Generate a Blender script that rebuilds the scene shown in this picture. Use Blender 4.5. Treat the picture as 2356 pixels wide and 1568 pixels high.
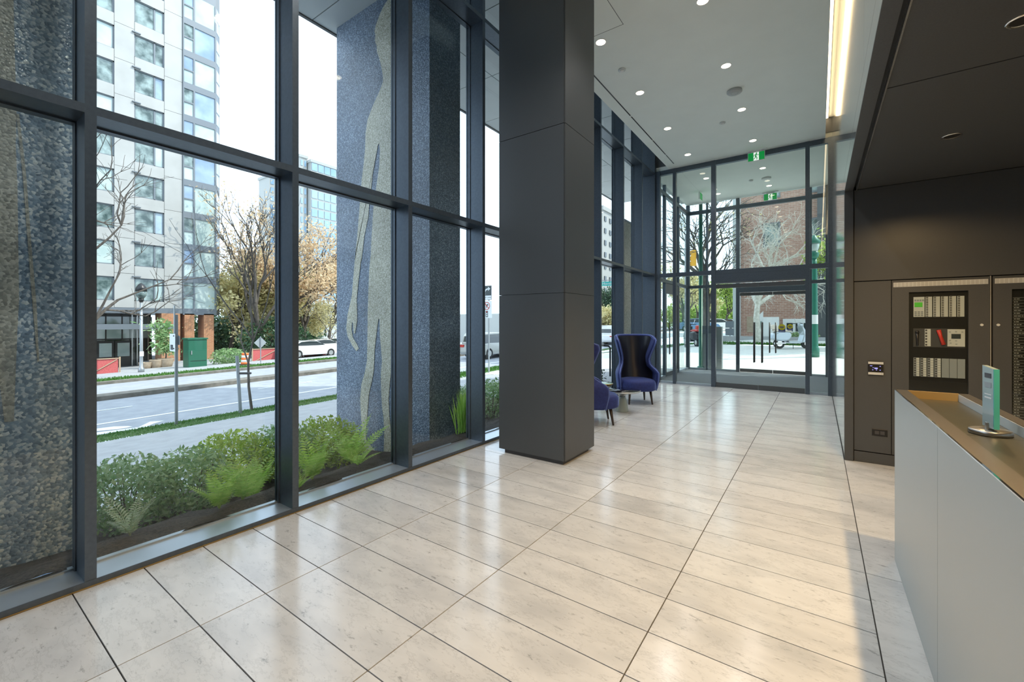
import bpy, bmesh, math, random
from mathutils import Vector, Matrix
import numpy as np
PI = math.pi
sc = bpy.context.scene
COL = sc.collection
for _o in list(bpy.data.objects):
    bpy.data.objects.remove(_o)

# ------------------------------------------------------------------ camera, world, sun, exposure
F_PX, YAW, HORIZON, EYE = 990.49, 0.6184, 742.6465, 1.5
cam_d = bpy.data.cameras.new('camera')
cam_d.sensor_fit = 'HORIZONTAL'; cam_d.sensor_width = 36.0
cam_d.lens = 36.0 * F_PX / 2356.0
cam_d.shift_y = -(784.0 - HORIZON) / 2356.0
cam_d.clip_start = 0.05; cam_d.clip_end = 600
cam = bpy.data.objects.new('camera', cam_d); COL.objects.link(cam)
cam.location = (0, 0, EYE); cam.rotation_euler = (PI / 2, 0, YAW)
sc.camera = cam
sc.view_settings.view_transform = 'Standard'; sc.view_settings.look = 'None'
sc.view_settings.exposure = 0.0; sc.view_settings.gamma = 1.0
sc.view_settings.use_curve_mapping = False
sc.cycles.transparent_max_bounces = 24
sc.cycles.max_bounces = 10; sc.cycles.diffuse_bounces = 5; sc.cycles.glossy_bounces = 4
sc.cycles.sample_clamp_indirect = 6.0
sc.cycles.caustics_reflective = False; sc.cycles.caustics_refractive = False

wld = bpy.data.worlds.new('sky'); sc.world = wld; wld.use_nodes = True
wbg = wld.node_tree.nodes['Background']
wbg.inputs[0].default_value = (0.74, 0.90, 1.10, 1); wbg.inputs[1].default_value = 2.8
sun_d = bpy.data.lights.new('sun', 'SUN'); sun_d.energy = 4.5; sun_d.angle = 0.009
sun_d.color = (1.0, 0.96, 0.88)
sun = bpy.data.objects.new('sun', sun_d); COL.objects.link(sun)
SUN_DIR = Vector((0.514, 0.386, 0.766)).normalized()
sun.rotation_euler = SUN_DIR.to_track_quat('Z', 'Y').to_euler()
sun.location = (30, 30, 60)

# ------------------------------------------------------------------ helpers
ROOT = {}
STUFF_PARTS = {'keypad', 'screen_icons', 'listing_text', 'ruled_lines', 'button_column', 'label_strip', 'vent_slots', 'printed_lines', 'leaves', 'foliage', 'stems'}
def root_off(o):
    while o.parent is not None: o = o.parent
    return ROOT.get(o.name, Vector((0, 0, 0)))

class MB:
    def __init__(s): s.v = []; s.f = []
    def quad(s, a, b, c, d):
        n = len(s.v); s.v += [tuple(a), tuple(b), tuple(c), tuple(d)]; s.f.append((n, n+1, n+2, n+3)); return s
    def tri(s, a, b, c):
        n = len(s.v); s.v += [tuple(a), tuple(b), tuple(c)]; s.f.append((n, n+1, n+2)); return s
    def box(s, x0, x1, y0, y1, z0, z1):
        n = len(s.v)
        s.v += [(x0,y0,z0),(x1,y0,z0),(x1,y1,z0),(x0,y1,z0),(x0,y0,z1),(x1,y0,z1),(x1,y1,z1),(x0,y1,z1)]
        s.f += [(n,n+3,n+2,n+1),(n+4,n+5,n+6,n+7),(n,n+1,n+5,n+4),(n+1,n+2,n+6,n+5),(n+2,n+3,n+7,n+6),(n+3,n,n+4,n+7)]
        return s
    def prism(s, poly, axis, a, b):
        """poly: 2-D points; extruded along axis from a to b. axis 'x': (y,z), 'y': (x,z), 'z': (x,y)."""
        def P(p, t):
            return {'x': (t, p[0], p[1]), 'y': (p[0], t, p[1]), 'z': (p[0], p[1], t)}[axis]
        n = len(s.v); k = len(poly)
        s.v += [P(p, a) for p in poly] + [P(p, b) for p in poly]
        s.f.append(tuple(range(n + k - 1, n - 1, -1))); s.f.append(tuple(range(n + k, n + 2 * k)))
        for i in range(k):
            j = (i + 1) % k
            s.f.append((n + i, n + j, n + k + j, n + k + i))
        return s
    def lathe(s, prof, c=(0, 0, 0), n=24, sx=1.0, sy=1.0, cap=True):
        b = len(s.v); m = len(prof)
        for r, z in prof:
            for i in range(n):
                a = 2 * PI * i / n
                s.v.append((c[0] + r * sx * math.cos(a), c[1] + r * sy * math.sin(a), c[2] + z))
        for j in range(m - 1):
            for i in range(n):
                k = (i + 1) % n
                s.f.append((b + j*n + i, b + j*n + k, b + (j+1)*n + k, b + (j+1)*n + i))
        if cap:
            s.f.append(tuple(b + i for i in range(n - 1, -1, -1)))
            s.f.append(tuple(b + (m-1)*n + i for i in range(n)))
        return s
    def tube(s, pts, rad, n=8, cap=True):
        pts = [Vector(p) for p in pts]
        if not hasattr(rad, '__len__'): rad = [rad] * len(pts)
        b = len(s.v); up = None
        for i, p in enumerate(pts):
            d = (pts[min(i+1, len(pts)-1)] - pts[max(i-1, 0)])
            d = d.normalized() if d.length > 1e-9 else Vector((0, 0, 1))
            if up is None:
                up = d.orthogonal().normalized()
            else:
                up = (up - d * up.dot(d))
                up = up.normalized() if up.length > 1e-6 else d.orthogonal().normalized()
            w = d.cross(up)
            for k in range(n):
                a = 2 * PI * k / n
                s.v.append(tuple(p + (up * math.cos(a) + w * math.sin(a)) * rad[i]))
        for i in range(len(pts) - 1):
            for k in range(n):
                q = (k + 1) % n
                s.f.append((b + i*n + k, b + i*n + q, b + (i+1)*n + q, b + (i+1)*n + k))
        if cap:
            s.f.append(tuple(b + k for k in range(n - 1, -1, -1)))
            s.f.append(tuple(b + (len(pts)-1)*n + k for k in range(n)))
        return s
    def mesh(s, name, m, off=(0, 0, 0), smooth=False):
        me = bpy.data.meshes.new(name)
        ox, oy, oz = off
        me.from_pydata([(x-ox, y-oy, z-oz) for x, y, z in s.v], [], s.f)
        if m is not None: me.materials.append(m)
        if smooth:
            me.polygons.foreach_set('use_smooth', [True] * len(me.polygons))
        me.update(); return me
    def build(s, name, m, parent=None, smooth=False, bevel=0.0, seg=2):
        off = root_off(parent) if parent is not None else (0, 0, 0)
        o = bpy.data.objects.new(name, s.mesh(name, m, off, smooth)); COL.objects.link(o)
        if parent is not None: o.parent = parent
        if name in STUFF_PARTS: o['kind'] = 'stuff'
        if bevel:
            md = o.modifiers.new('bevel', 'BEVEL'); md.width = bevel; md.segments = seg; md.limit_method = 'ANGLE'
        return o

def BX(*a): return MB().box(*a)
def tag(o, label=None, cat=None, group=None, kind=None):
    if label: o['label'] = label
    if cat: o['category'] = cat
    if group: o['group'] = group
    if kind: o['kind'] = kind
    return o
def thing(name, label, cat, loc=(0, 0, 0), group=None, kind=None, rotz=0.0):
    o = bpy.data.objects.new(name, None); COL.objects.link(o)
    o.empty_display_size = 0.1
    o.location = loc; o.rotation_euler = (0, 0, rotz); ROOT[o.name] = Vector(loc)
    return tag(o, label, cat, group, kind)
def local_thing(name, label, cat, group=None):
    """a thing whose parts are written in its own coordinates; place() moves it"""
    o = thing(name, label, cat, (0, 0, 0), group); return o
def place(o, loc, rotz=0.0):
    o.location = loc; o.rotation_euler = (0, 0, rotz); return o
def dup(root, loc, rotz=0.0, label=None, scale=None):
    r = root.copy(); COL.objects.link(r); r.location = loc; r.rotation_euler = (0, 0, rotz)
    if label: r['label'] = label
    if scale: r.scale = scale
    for ch in list(root.children):
        c = ch.copy(); COL.objects.link(c); c.parent = r
        for g in list(ch.children):
            d = g.copy(); COL.objects.link(d); d.parent = c
    return r
def struct(name, label, mb=None, m=None, **k):
    if mb is None:
        return thing(name, label, None, kind='structure')
    o = mb.build(name, m, **k); return tag(o, label, None, None, 'structure')
def inst(name, me, loc, parent, rot=None, scale=None):
    o = bpy.data.objects.new(name, me); COL.objects.link(o); o.parent = parent; o.location = loc
    if rot: o.rotation_euler = rot
    if scale: o.scale = scale
    return o
def text(body, size, loc, rot, m, parent, name='lettering', extrude=0.001, align='CENTER'):
    c = bpy.data.curves.new(name, 'FONT'); c.body = body; c.size = size; c.extrude = extrude
    c.align_x = align; c.align_y = 'CENTER'; c.resolution_u = 3
    c.materials.append(m)
    tmp = bpy.data.objects.new(name, c); COL.objects.link(tmp)
    me = bpy.data.meshes.new_from_object(tmp.evaluated_get(bpy.context.evaluated_depsgraph_get()))
    bpy.data.objects.remove(tmp); bpy.data.curves.remove(c)
    o = bpy.data.objects.new(name, me); COL.objects.link(o); o['kind'] = 'stuff'
    if parent is not None:
        o.parent = parent; o.location = Vector(loc) - root_off(parent)
    else: o.location = loc
    o.rotation_euler = rot; return o
def disc(cx, cz, r, n=20):
    return [(cx + r*math.cos(2*PI*i/n), cz + r*math.sin(2*PI*i/n)) for i in range(n)]
# ------------------------------------------------------------------ materials
def mat(name, col, rough=0.5, metal=0.0, spec=0.5, emit=None, estr=0.0, coat=0.0, sheen=0.0, trans=0.0, alpha=1.0):
    m = bpy.data.materials.new(name); m.use_nodes = True
    b = m.node_tree.nodes['Principled BSDF']
    b.inputs['Base Color'].default_value = (*col, 1); b.inputs['Roughness'].default_value = rough
    b.inputs['Metallic'].default_value = metal; b.inputs['Specular IOR Level'].default_value = spec
    b.inputs['Coat Weight'].default_value = coat; b.inputs['Coat Roughness'].default_value = 0.05
    if sheen:
        b.inputs['Sheen Weight'].default_value = sheen; b.inputs['Sheen Roughness'].default_value = 0.35
        b.inputs['Sheen Tint'].default_value = (0.75, 0.82, 1, 1)
    b.inputs['Transmission Weight'].default_value = trans
    if emit:
        b.inputs['Emission Color'].default_value = (*emit, 1); b.inputs['Emission Strength'].default_value = estr
    return m
def nn(m, t, **k):
    n = m.node_tree.nodes.new(t)
    for a, v in k.items():
        if a.startswith('i_'): n.inputs[a[2:].replace('_', ' ')].default_value = v
        else: setattr(n, a, v)
    return n
def lk(m, a, ao, b, bi): m.node_tree.links.new(a.outputs[ao], b.inputs[bi])
def bsdf(m): return m.node_tree.nodes['Principled BSDF']
def ramp(m, stops):
    r = m.node_tree.nodes.new('ShaderNodeValToRGB'); e = r.color_ramp.elements
    while len(e) < len(stops): e.new(0.5)
    for i, (p, c) in enumerate(stops):
        e[i].position = p; e[i].color = (*c, 1)
    return r
def coords(m, kind='Object', scale=(1, 1, 1), loc=(0, 0, 0)):
    tc = nn(m, 'ShaderNodeTexCoord'); mp = nn(m, 'ShaderNodeMapping')
    mp.inputs['Scale'].default_value = scale; mp.inputs['Location'].default_value = loc
    lk(m, tc, kind, mp, 'Vector'); return mp
def noisy(name, c1, c2, scale=8.0, rough=0.6, metal=0.0, detail=4.0, bump=0.0, spec=0.5, p=(0.35, 0.65), stretch=(1, 1, 1), coat=0.0):
    m = mat(name, c1, rough, metal, spec, coat=coat)
    mp = coords(m, 'Object', stretch)
    n = nn(m, 'ShaderNodeTexNoise'); n.inputs['Scale'].default_value = scale; n.inputs['Detail'].default_value = detail
    lk(m, mp, 0, n, 'Vector')
    r = ramp(m, [(p[0], c1), (p[1], c2)]); lk(m, n, 'Fac', r, 'Fac'); lk(m, r, 0, bsdf(m), 'Base Color')
    if bump:
        b = nn(m, 'ShaderNodeBump'); b.inputs['Strength'].default_value = bump; b.inputs['Distance'].default_value = 0.02
        lk(m, n, 'Fac', b, 'Height'); lk(m, b, 0, bsdf(m), 'Normal')
    return m
def glass(name, tint=(0.965, 0.985, 0.975), f0=0.035, gain=0.8):
    m = bpy.data.materials.new(name); m.use_nodes = True; t = m.node_tree
    t.nodes.remove(t.nodes['Principled BSDF']); out = t.nodes['Material Output']
    tr = nn(m, 'ShaderNodeBsdfTransparent'); tr.inputs[0].default_value = (*tint, 1)
    gl = nn(m, 'ShaderNodeBsdfGlossy'); gl.inputs['Roughness'].default_value = 0.0
    gl.inputs['Color'].default_value = (0.95, 0.98, 1, 1)
    lw = nn(m, 'ShaderNodeLayerWeight'); lw.inputs[0].default_value = 0.5
    pw = nn(m, 'ShaderNodeMath', operation='POWER'); pw.inputs[1].default_value = 5.0
    mu = nn(m, 'ShaderNodeMath', operation='MULTIPLY_ADD'); mu.inputs[1].default_value = gain; mu.inputs[2].default_value = f0
    mx = nn(m, 'ShaderNodeMixShader')
    lk(m, lw, 'Facing', pw, 0); lk(m, pw, 0, mu, 0); lk(m, mu, 0, mx, 0)
    lk(m, tr, 0, mx, 1); lk(m, gl, 0, mx, 2); lk(m, mx, 0, out, 'Surface')
    return m
def emission(name, col, s):
    m = mat(name, (0, 0, 0), emit=col, estr=s); return m

def marble():
    m = mat('marble', (0.6, 0.58, 0.55), 0.16, spec=0.55)
    oi = nn(m, 'ShaderNodeObjectInfo'); tc = nn(m, 'ShaderNodeTexCoord')
    mul = nn(m, 'ShaderNodeVectorMath', operation='SCALE'); mul.inputs['Scale'].default_value = 57.0
    cmb = nn(m, 'ShaderNodeCombineXYZ'); lk(m, oi, 'Random', cmb, 0); lk(m, oi, 'Random', cmb, 1); lk(m, oi, 'Random', cmb, 2)
    lk(m, cmb, 0, mul, 0)
    add = nn(m, 'ShaderNodeVectorMath', operation='ADD'); lk(m, tc, 'Object', add, 0); lk(m, mul, 0, add, 1)
    mp = nn(m, 'ShaderNodeMapping'); mp.inputs['Rotation'].default_value = (0, 0, 0.5); mp.inputs['Scale'].default_value = (1, 2.2, 1)
    lk(m, add, 0, mp, 0)
    n1 = nn(m, 'ShaderNodeTexNoise'); n1.inputs['Scale'].default_value = 2.2; n1.inputs['Detail'].default_value = 6; lk(m, mp, 0, n1, 'Vector')
    r1 = ramp(m, [(0.30, (0.53, 0.535, 0.54)), (0.55, (0.68, 0.68, 0.675)), (0.75, (0.61, 0.61, 0.605))]); lk(m, n1, 'Fac', r1, 0)
    mp2 = nn(m, 'ShaderNodeMapping'); mp2.inputs['Rotation'].default_value = (0, 0, 0.9); mp2.inputs['Scale'].default_value = (1, 2.6, 1); lk(m, add, 0, mp2, 0)
    n2 = nn(m, 'ShaderNodeTexNoise'); n2.inputs['Scale'].default_value = 13.0; n2.inputs['Detail'].default_value = 9; n2.inputs['Roughness'].default_value = 0.72
    lk(m, mp2, 0, n2, 'Vector')
    r2 = ramp(m, [(0.30, (0.30, 0.30, 0.30)), (0.41, (1, 1, 1))]); lk(m, n2, 'Fac', r2, 0)
    n3 = nn(m, 'ShaderNodeTexNoise'); n3.inputs['Scale'].default_value = 3.0; n3.inputs['Detail'].default_value = 9; n3.inputs['Roughness'].default_value = 0.68; n3.inputs['Distortion'].default_value = 0.25
    lk(m, mp2, 0, n3, 'Vector')
    r3 = ramp(m, [(0.485, (1, 1, 1)), (0.5, (0.62, 0.62, 0.62)), (0.515, (1, 1, 1))]); lk(m, n3, 'Fac', r3, 0)
    x1 = nn(m, 'ShaderNodeMix', data_type='RGBA', blend_type='MULTIPLY'); x1.inputs[0].default_value = 0.75
    lk(m, r1, 0, x1, 6); lk(m, r2, 0, x1, 7)
    x2 = nn(m, 'ShaderNodeMix', data_type='RGBA', blend_type='MULTIPLY'); x2.inputs[0].default_value = 0.4
    lk(m, x1, 2, x2, 6); lk(m, r3, 0, x2, 7)
    hs = nn(m, 'ShaderNodeHueSaturation'); lk(m, x2, 2, hs, 'Color')
    mr = nn(m, 'ShaderNodeMapRange'); mr.inputs[3].default_value = 0.93; mr.inputs[4].default_value = 1.05
    lk(m, oi, 'Random', mr, 0); lk(m, mr, 0, hs, 'Value'); lk(m, hs, 0, bsdf(m), 'Base Color')
    return m

def pebbles(name, c1, c2, c3, scale=60.0, rough=0.35):
    m = mat(name, c1, rough); mp = coords(m, 'Object')
    v = nn(m, 'ShaderNodeTexVoronoi'); v.inputs['Scale'].default_value = scale; lk(m, mp, 0, v, 'Vector')
    sp = nn(m, 'ShaderNodeSeparateColor'); lk(m, v, 'Color', sp, 0)
    r = ramp(m, [(0.0, c1), (0.55, c2), (1.0, c3)]); lk(m, sp, 0, r, 0)
    n = nn(m, 'ShaderNodeTexNoise'); n.inputs['Scale'].default_value = 1.1; n.inputs['Detail'].default_value = 5; lk(m, mp, 0, n, 'Vector')
    r2 = ramp(m, [(0.3, (0.72, 0.72, 0.72)), (0.7, (1.15, 1.15, 1.15))]); lk(m, n, 'Fac', r2, 0)
    x = nn(m, 'ShaderNodeMix', data_type='RGBA', blend_type='MULTIPLY'); x.inputs[0].default_value = 1.0
    lk(m, r, 0, x, 6); lk(m, r2, 0, x, 7); lk(m, x, 2, bsdf(m), 'Base Color')
    b = nn(m, 'ShaderNodeBump'); b.inputs['Strength'].default_value = 0.4; b.inputs['Distance'].default_value = 0.01; b.invert = True
    lk(m, v, 'Distance', b, 'Height'); lk(m, b, 0, bsdf(m), 'Normal')
    return m
def bricks(name, c1, c2, mortar, axis='x', bw=0.2, bh=0.07):
    m = mat(name, c1, 0.85); tc = nn(m, 'ShaderNodeTexCoord'); sp = nn(m, 'ShaderNodeSeparateXYZ'); lk(m, tc, 'Object', sp, 0)
    cb = nn(m, 'ShaderNodeCombineXYZ'); lk(m, sp, 1 if axis == 'x' else 0, cb, 0); lk(m, sp, 2, cb, 1)
    b = nn(m, 'ShaderNodeTexBrick'); lk(m, cb, 0, b, 'Vector')
    b.inputs['Color1'].default_value = (*c1, 1); b.inputs['Color2'].default_value = (*c2, 1); b.inputs['Mortar'].default_value = (*mortar, 1)
    b.inputs['Scale'].default_value = 1.0; b.inputs['Brick Width'].default_value = bw; b.inputs['Row Height'].default_value = bh
    b.inputs['Mortar Size'].default_value = 0.008; b.inputs['Bias'].default_value = -0.2
    lk(m, b, 'Color', bsdf(m), 'Base Color'); return m
def leafmat(name, c1, c2, trans=0.35):
    m = mat(name, c1, 0.45); t = m.node_tree
    oi = nn(m, 'ShaderNodeNewGeometry'); r = ramp(m, [(0.0, c1), (1.0, c2)]); lk(m, oi, 'Random Per Island', r, 0)
    lk(m, r, 0, bsdf(m), 'Base Color')
    tl = nn(m, 'ShaderNodeBsdfTranslucent'); lk(m, r, 0, tl, 0); mx = nn(m, 'ShaderNodeMixShader'); mx.inputs[0].default_value = trans
    lk(m, bsdf(m), 0, mx, 1); lk(m, tl, 0, mx, 2); lk(m, mx, 0, t.nodes['Material Output'], 'Surface'); return m

M = {}
M['marble'] = marble()
M['grout'] = mat('grout', (0.05, 0.048, 0.045), 0.8)
M['mullion'] = noisy('anodised_mullion', (0.095, 0.118, 0.145), (0.11, 0.135, 0.165), 40, 0.34, 0.6, spec=0.6)
M['sill'] = mat('satin_sill', (0.40, 0.46, 0.52), 0.32, 0.6)
M['panel'] = noisy('dark_bronze_panel', (0.078, 0.083, 0.088), (0.090, 0.096, 0.101), 120, 0.42, 0.25, detail=2, stretch=(1, 1, 12))
M['panel_black'] = mat('black_reveal', (0.006, 0.006, 0.006), 0.6)
M['paint'] = noisy('ceiling_paint', (0.82, 0.85, 0.80), (0.84, 0.87, 0.82), 3, 0.75)
M['wallglass'] = noisy('glossy_wall_panel', (0.40, 0.41, 0.39), (0.44, 0.45, 0.43), 1.5, 0.07, 0.0, spec=0.9, coat=0.6)
M['white'] = mat('white_plastic', (0.80, 0.80, 0.78), 0.4)
M['black'] = mat('black_plastic', (0.012, 0.012, 0.013), 0.35)
M['dark'] = mat('dark_grey_plastic', (0.06, 0.06, 0.065), 0.5)
M['steel'] = noisy('brushed_steel', (0.50, 0.50, 0.49), (0.60, 0.60, 0.59), 60, 0.28, 0.95, stretch=(1, 1, 20))
M['chrome'] = mat('chrome', (0.75, 0.75, 0.76), 0.08, 1.0)
M['brass'] = mat('brass', (0.62, 0.42, 0.16), 0.3, 0.9)
M['glass'] = glass('window_glass')
M['glass2'] = glass('vestibule_glass', (0.955, 0.985, 0.97), 0.04)
M['tealglass'] = mat('teal_glass', (0.55, 0.85, 0.80), 0.05, trans=0.0, spec=0.8, coat=0.5)
M['awardglass'] = glass('award_glass', (0.72, 0.92, 0.88), 0.12, 0.8)
M['awardedge'] = mat('award_edge', (0.10, 0.55, 0.48), 0.1, coat=0.8)
M['velvet'] = noisy('navy_velvet', (0.012, 0.022, 0.13), (0.018, 0.032, 0.17), 30, 0.75)
b_ = bsdf(M['velvet']); b_.inputs['Sheen Weight'].default_value = 0.7; b_.inputs['Sheen Roughness'].default_value = 0.3; b_.inputs['Sheen Tint'].default_value = (0.35, 0.50, 1.0, 1)
M['sheen_edging'] = mat('pale_blue_sheen_edging', (0.09, 0.14, 0.40), 0.6)  # lighter blue stands in for sheen on the velvet edges
M['leather'] = mat('black_leather', (0.010, 0.011, 0.020), 0.3, spec=0.6)
M['wood'] = noisy('dark_wood', (0.035, 0.024, 0.018), (0.055, 0.038, 0.028), 12, 0.4, stretch=(1, 1, 6))
M['desk'] = mat('satin_grey_laminate', (0.36, 0.38, 0.37), 0.35)
M['deskrim'] = mat('bronze_rim', (0.12, 0.115, 0.11), 0.35, 0.6)
M['tan'] = noisy('tan_inlay', (0.036, 0.036, 0.026), (0.042, 0.042, 0.030), 40, 0.35)
M['warm'] = emission('warm_lamp', (1.0, 0.86, 0.62), 9.0)
M['cove'] = emission('cove_led', (1.0, 0.74, 0.44), 9.0)
M['mat'] = noisy('entrance_carpet', (0.10, 0.12, 0.14), (0.15, 0.17, 0.19), 120, 0.95)
M['exitgreen'] = emission('exit_green', (0.0, 0.28, 0.05), 0.8)
M['exitwhite'] = emission('exit_white', (0.85, 0.95, 0.88), 0.9)
M['screen'] = emission('screen_glow', (0.35, 0.33, 1.0), 2.2)
M['lcd'] = emission('green_lcd', (0.07, 0.35, 0.02), 1.0)
M['red'] = mat('red_plastic', (0.50, 0.035, 0.02), 0.4)
M['label'] = mat('label_white', (0.62, 0.64, 0.63), 0.5)
M['module'] = mat('module_grey', (0.30, 0.33, 0.35), 0.5)
M['grille'] = mat('grille_silver', (0.42, 0.43, 0.42), 0.45, 0.5)
# exterior
M['mosaic'] = pebbles('blue_pebble_mosaic', (0.06, 0.09, 0.135), (0.12, 0.17, 0.245), (0.32, 0.40, 0.50), 75)
M['mosaic_figure'] = pebbles('beige_mosaic', (0.32, 0.30, 0.20), (0.52, 0.50, 0.38), (0.70, 0.68, 0.58), 70)
M['mosaic_large'] = pebbles('large_blue_mosaic_lit', (0.14, 0.22, 0.34), (0.30, 0.43, 0.62), (0.78, 0.88, 0.98), 60, 0.2)  # larger cells; brighter copy of the blue mosaic, light and glints in its colours
M['mosaic_grey'] = pebbles('grey_shard_mosaic', (0.26, 0.28, 0.28), (0.46, 0.48, 0.47), (0.68, 0.70, 0.68), 60, 0.3)
M['granite'] = pebbles('beige_granite', (0.36, 0.33, 0.27), (0.52, 0.49, 0.42), (0.68, 0.66, 0.6), 50, 0.6)
M['soffit'] = noisy('soffit_panel', (0.50, 0.53, 0.53), (0.54, 0.57, 0.57), 2, 0.5)
M['soil'] = noisy('bark_soil', (0.016, 0.012, 0.009), (0.065, 0.05, 0.038), 60, 0.95, bump=1.0)
M['concrete'] = noisy('pale_concrete', (0.33, 0.335, 0.34), (0.39, 0.395, 0.40), 3, 0.85, detail=6)
M['asphalt'] = noisy('worn_asphalt', (0.29, 0.305, 0.33), (0.35, 0.365, 0.39), 2.5, 0.9, detail=8)
M['curb'] = noisy('dark_curb', (0.13, 0.12, 0.10), (0.22, 0.20, 0.17), 4, 0.9)
M['plaza'] = noisy('pale_paving', (0.66, 0.65, 0.62), (0.72, 0.71, 0.68), 2, 0.85)
M['paintwhite'] = mat('road_paint', (0.80, 0.82, 0.83), 0.7)
M['grass'] = leafmat('lawn_blade', (0.035, 0.14, 0.012), (0.10, 0.26, 0.03), 0.3)
M['grassbed'] = noisy('turf', (0.04, 0.10, 0.015), (0.09, 0.14, 0.04), 12, 0.95)
M['hedge'] = leafmat('hedge_leaf', (0.13, 0.29, 0.08), (0.46, 0.60, 0.32), 0.4)
M['hedgelight'] = leafmat('lime_leaf', (0.22, 0.38, 0.03), (0.45, 0.56, 0.10), 0.45)
M['fern'] = leafmat('fern_leaf', (0.34, 0.62, 0.08), (0.62, 0.82, 0.22), 0.5)
M['fernpale'] = leafmat('pale_fern_leaf', (0.40, 0.52, 0.30), (0.65, 0.72, 0.52), 0.45)
M['bark'] = noisy('bark', (0.06, 0.05, 0.042), (0.13, 0.11, 0.09), 8, 0.9, stretch=(1, 1, 0.3))
M['barkpale'] = noisy('sunlit_pale_bark', (0.58, 0.54, 0.46), (0.80, 0.76, 0.68), 8, 0.9)  # pale bark made lighter still to carry the sunlight on it
M['leafyellow'] = leafmat('yellow_leaf', (0.46, 0.42, 0.18), (0.80, 0.72, 0.42), 0.5)
M['leaforange'] = leafmat('orange_leaf', (0.62, 0.42, 0.24), (0.86, 0.70, 0.46), 0.5)
M['leafgreen'] = leafmat('spring_leaf', (0.22, 0.36, 0.05), (0.50, 0.60, 0.16), 0.45)
M['leafdark'] = leafmat('evergreen_leaf', (0.02, 0.06, 0.025), (0.06, 0.13, 0.05), 0.2)
M['towerwhite'] = noisy('tower_panel', (0.36, 0.355, 0.335), (0.41, 0.405, 0.385), 0.6, 0.5)
M['towergrey'] = mat('tower_grey_metal', (0.16, 0.18, 0.20), 0.45, 0.3)
M['towerglass'] = noisy('tower_glass', (0.03, 0.06, 0.055), (0.30, 0.38, 0.36), 1.6, 0.06, spec=0.9, detail=3)  # pale mottling stands in for reflections on the dark panes
M['towerblue'] = noisy('tower_blue_glass', (0.16, 0.24, 0.36), (0.36, 0.46, 0.52), 0.45, 0.05, spec=0.9)
M['towerpale'] = noisy('pale_blind_glass', (0.34, 0.44, 0.42), (0.50, 0.58, 0.55), 0.7, 0.08, spec=0.9)
M['brickred'] = bricks('orange_brick', (0.38, 0.16, 0.075), (0.45, 0.21, 0.10), (0.42, 0.30, 0.2), 'x', 0.3, 0.1)
M['brickbrown'] = bricks('brown_brick', (0.34, 0.18, 0.13), (0.46, 0.27, 0.20), (0.52, 0.44, 0.38), 'y', 0.3, 0.11)
M['utilgreen'] = mat('utility_green', (0.012, 0.115, 0.065), 0.4)
M['lampgreen'] = mat('lamp_post_green', (0.012, 0.16, 0.105), 0.4)
M['redmesh'] = noisy('red_fence_mesh', (0.46, 0.07, 0.075), (0.58, 0.14, 0.13), 20, 0.7)
M['lumber'] = mat('fence_lumber', (0.42, 0.30, 0.20), 0.8)
M['terracotta'] = noisy('sand_planter', (0.34, 0.26, 0.18), (0.42, 0.33, 0.24), 6, 0.8)
M['galv'] = mat('galvanised_steel', (0.34, 0.36, 0.37), 0.45, 0.7)
M['orange'] = mat('traffic_orange', (0.85, 0.16, 0.02), 0.5)
M['signback'] = mat('sign_back', (0.42, 0.45, 0.46), 0.4, 0.5)
M['signwhite'] = mat('sign_white', (0.75, 0.78, 0.78), 0.5)
M['signblack'] = mat('sign_black', (0.03, 0.045, 0.05), 0.5)
M['teal'] = mat('street_sign_teal', (0.02, 0.42, 0.38), 0.4)
M['yellow'] = mat('signal_yellow', (0.85, 0.42, 0.02), 0.5)
M['stickyellow'] = mat('sticker_yellow', (0.62, 0.52, 0.02), 0.5)
M['stickblue'] = mat('sticker_blue', (0.02, 0.03, 0.18), 0.5)
M['rubber'] = mat('tyre_rubber', (0.02, 0.02, 0.02), 0.8)
M['carsilver'] = mat('silver_paint', (0.46, 0.46, 0.43), 0.25, 0.5, coat=0.8)
M['carwhite'] = mat('white_paint', (0.78, 0.78, 0.77), 0.25, coat=0.8)
M['carblue'] = mat('blue_paint', (0.10, 0.20, 0.34), 0.25, coat=0.8)
M['carglass'] = mat('car_glass', (0.02, 0.03, 0.03), 0.05, spec=0.9)
M['scooter'] = mat('scooter_paint', (0.42, 0.46, 0.50), 0.15, 0.3, coat=1.0)
M['seatcream'] = mat('cream_seat', (0.72, 0.62, 0.52), 0.5)
M['bluebldg'] = noisy('far_blue_glass', (0.15, 0.26, 0.37), (0.28, 0.39, 0.48), 0.08, 0.1, spec=0.8)
M['palebldg'] = mat('far_concrete', (0.33, 0.33, 0.305), 0.8)
M['greybldg'] = mat('grey_wall', (0.50, 0.52, 0.51), 0.8)
# ------------------------------------------------------------------ room shell
XW, XG = -3.376, -3.603            # inner face of the mullions, glass plane
YE, YO = 11.04, 14.8              # inner and outer glazed end walls
XR, ZC = 0.235, 5.32              # right wall, ceiling
YB, ZS = 5.985, 2.948             # concierge back wall and its soffit
O_T, S_T = 0.5313, 0.31125        # tile joints across the room: O_T + k * S_T
LINES = [-3.366, -2.498, -1.585, -0.6756, 0.2314]

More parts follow.
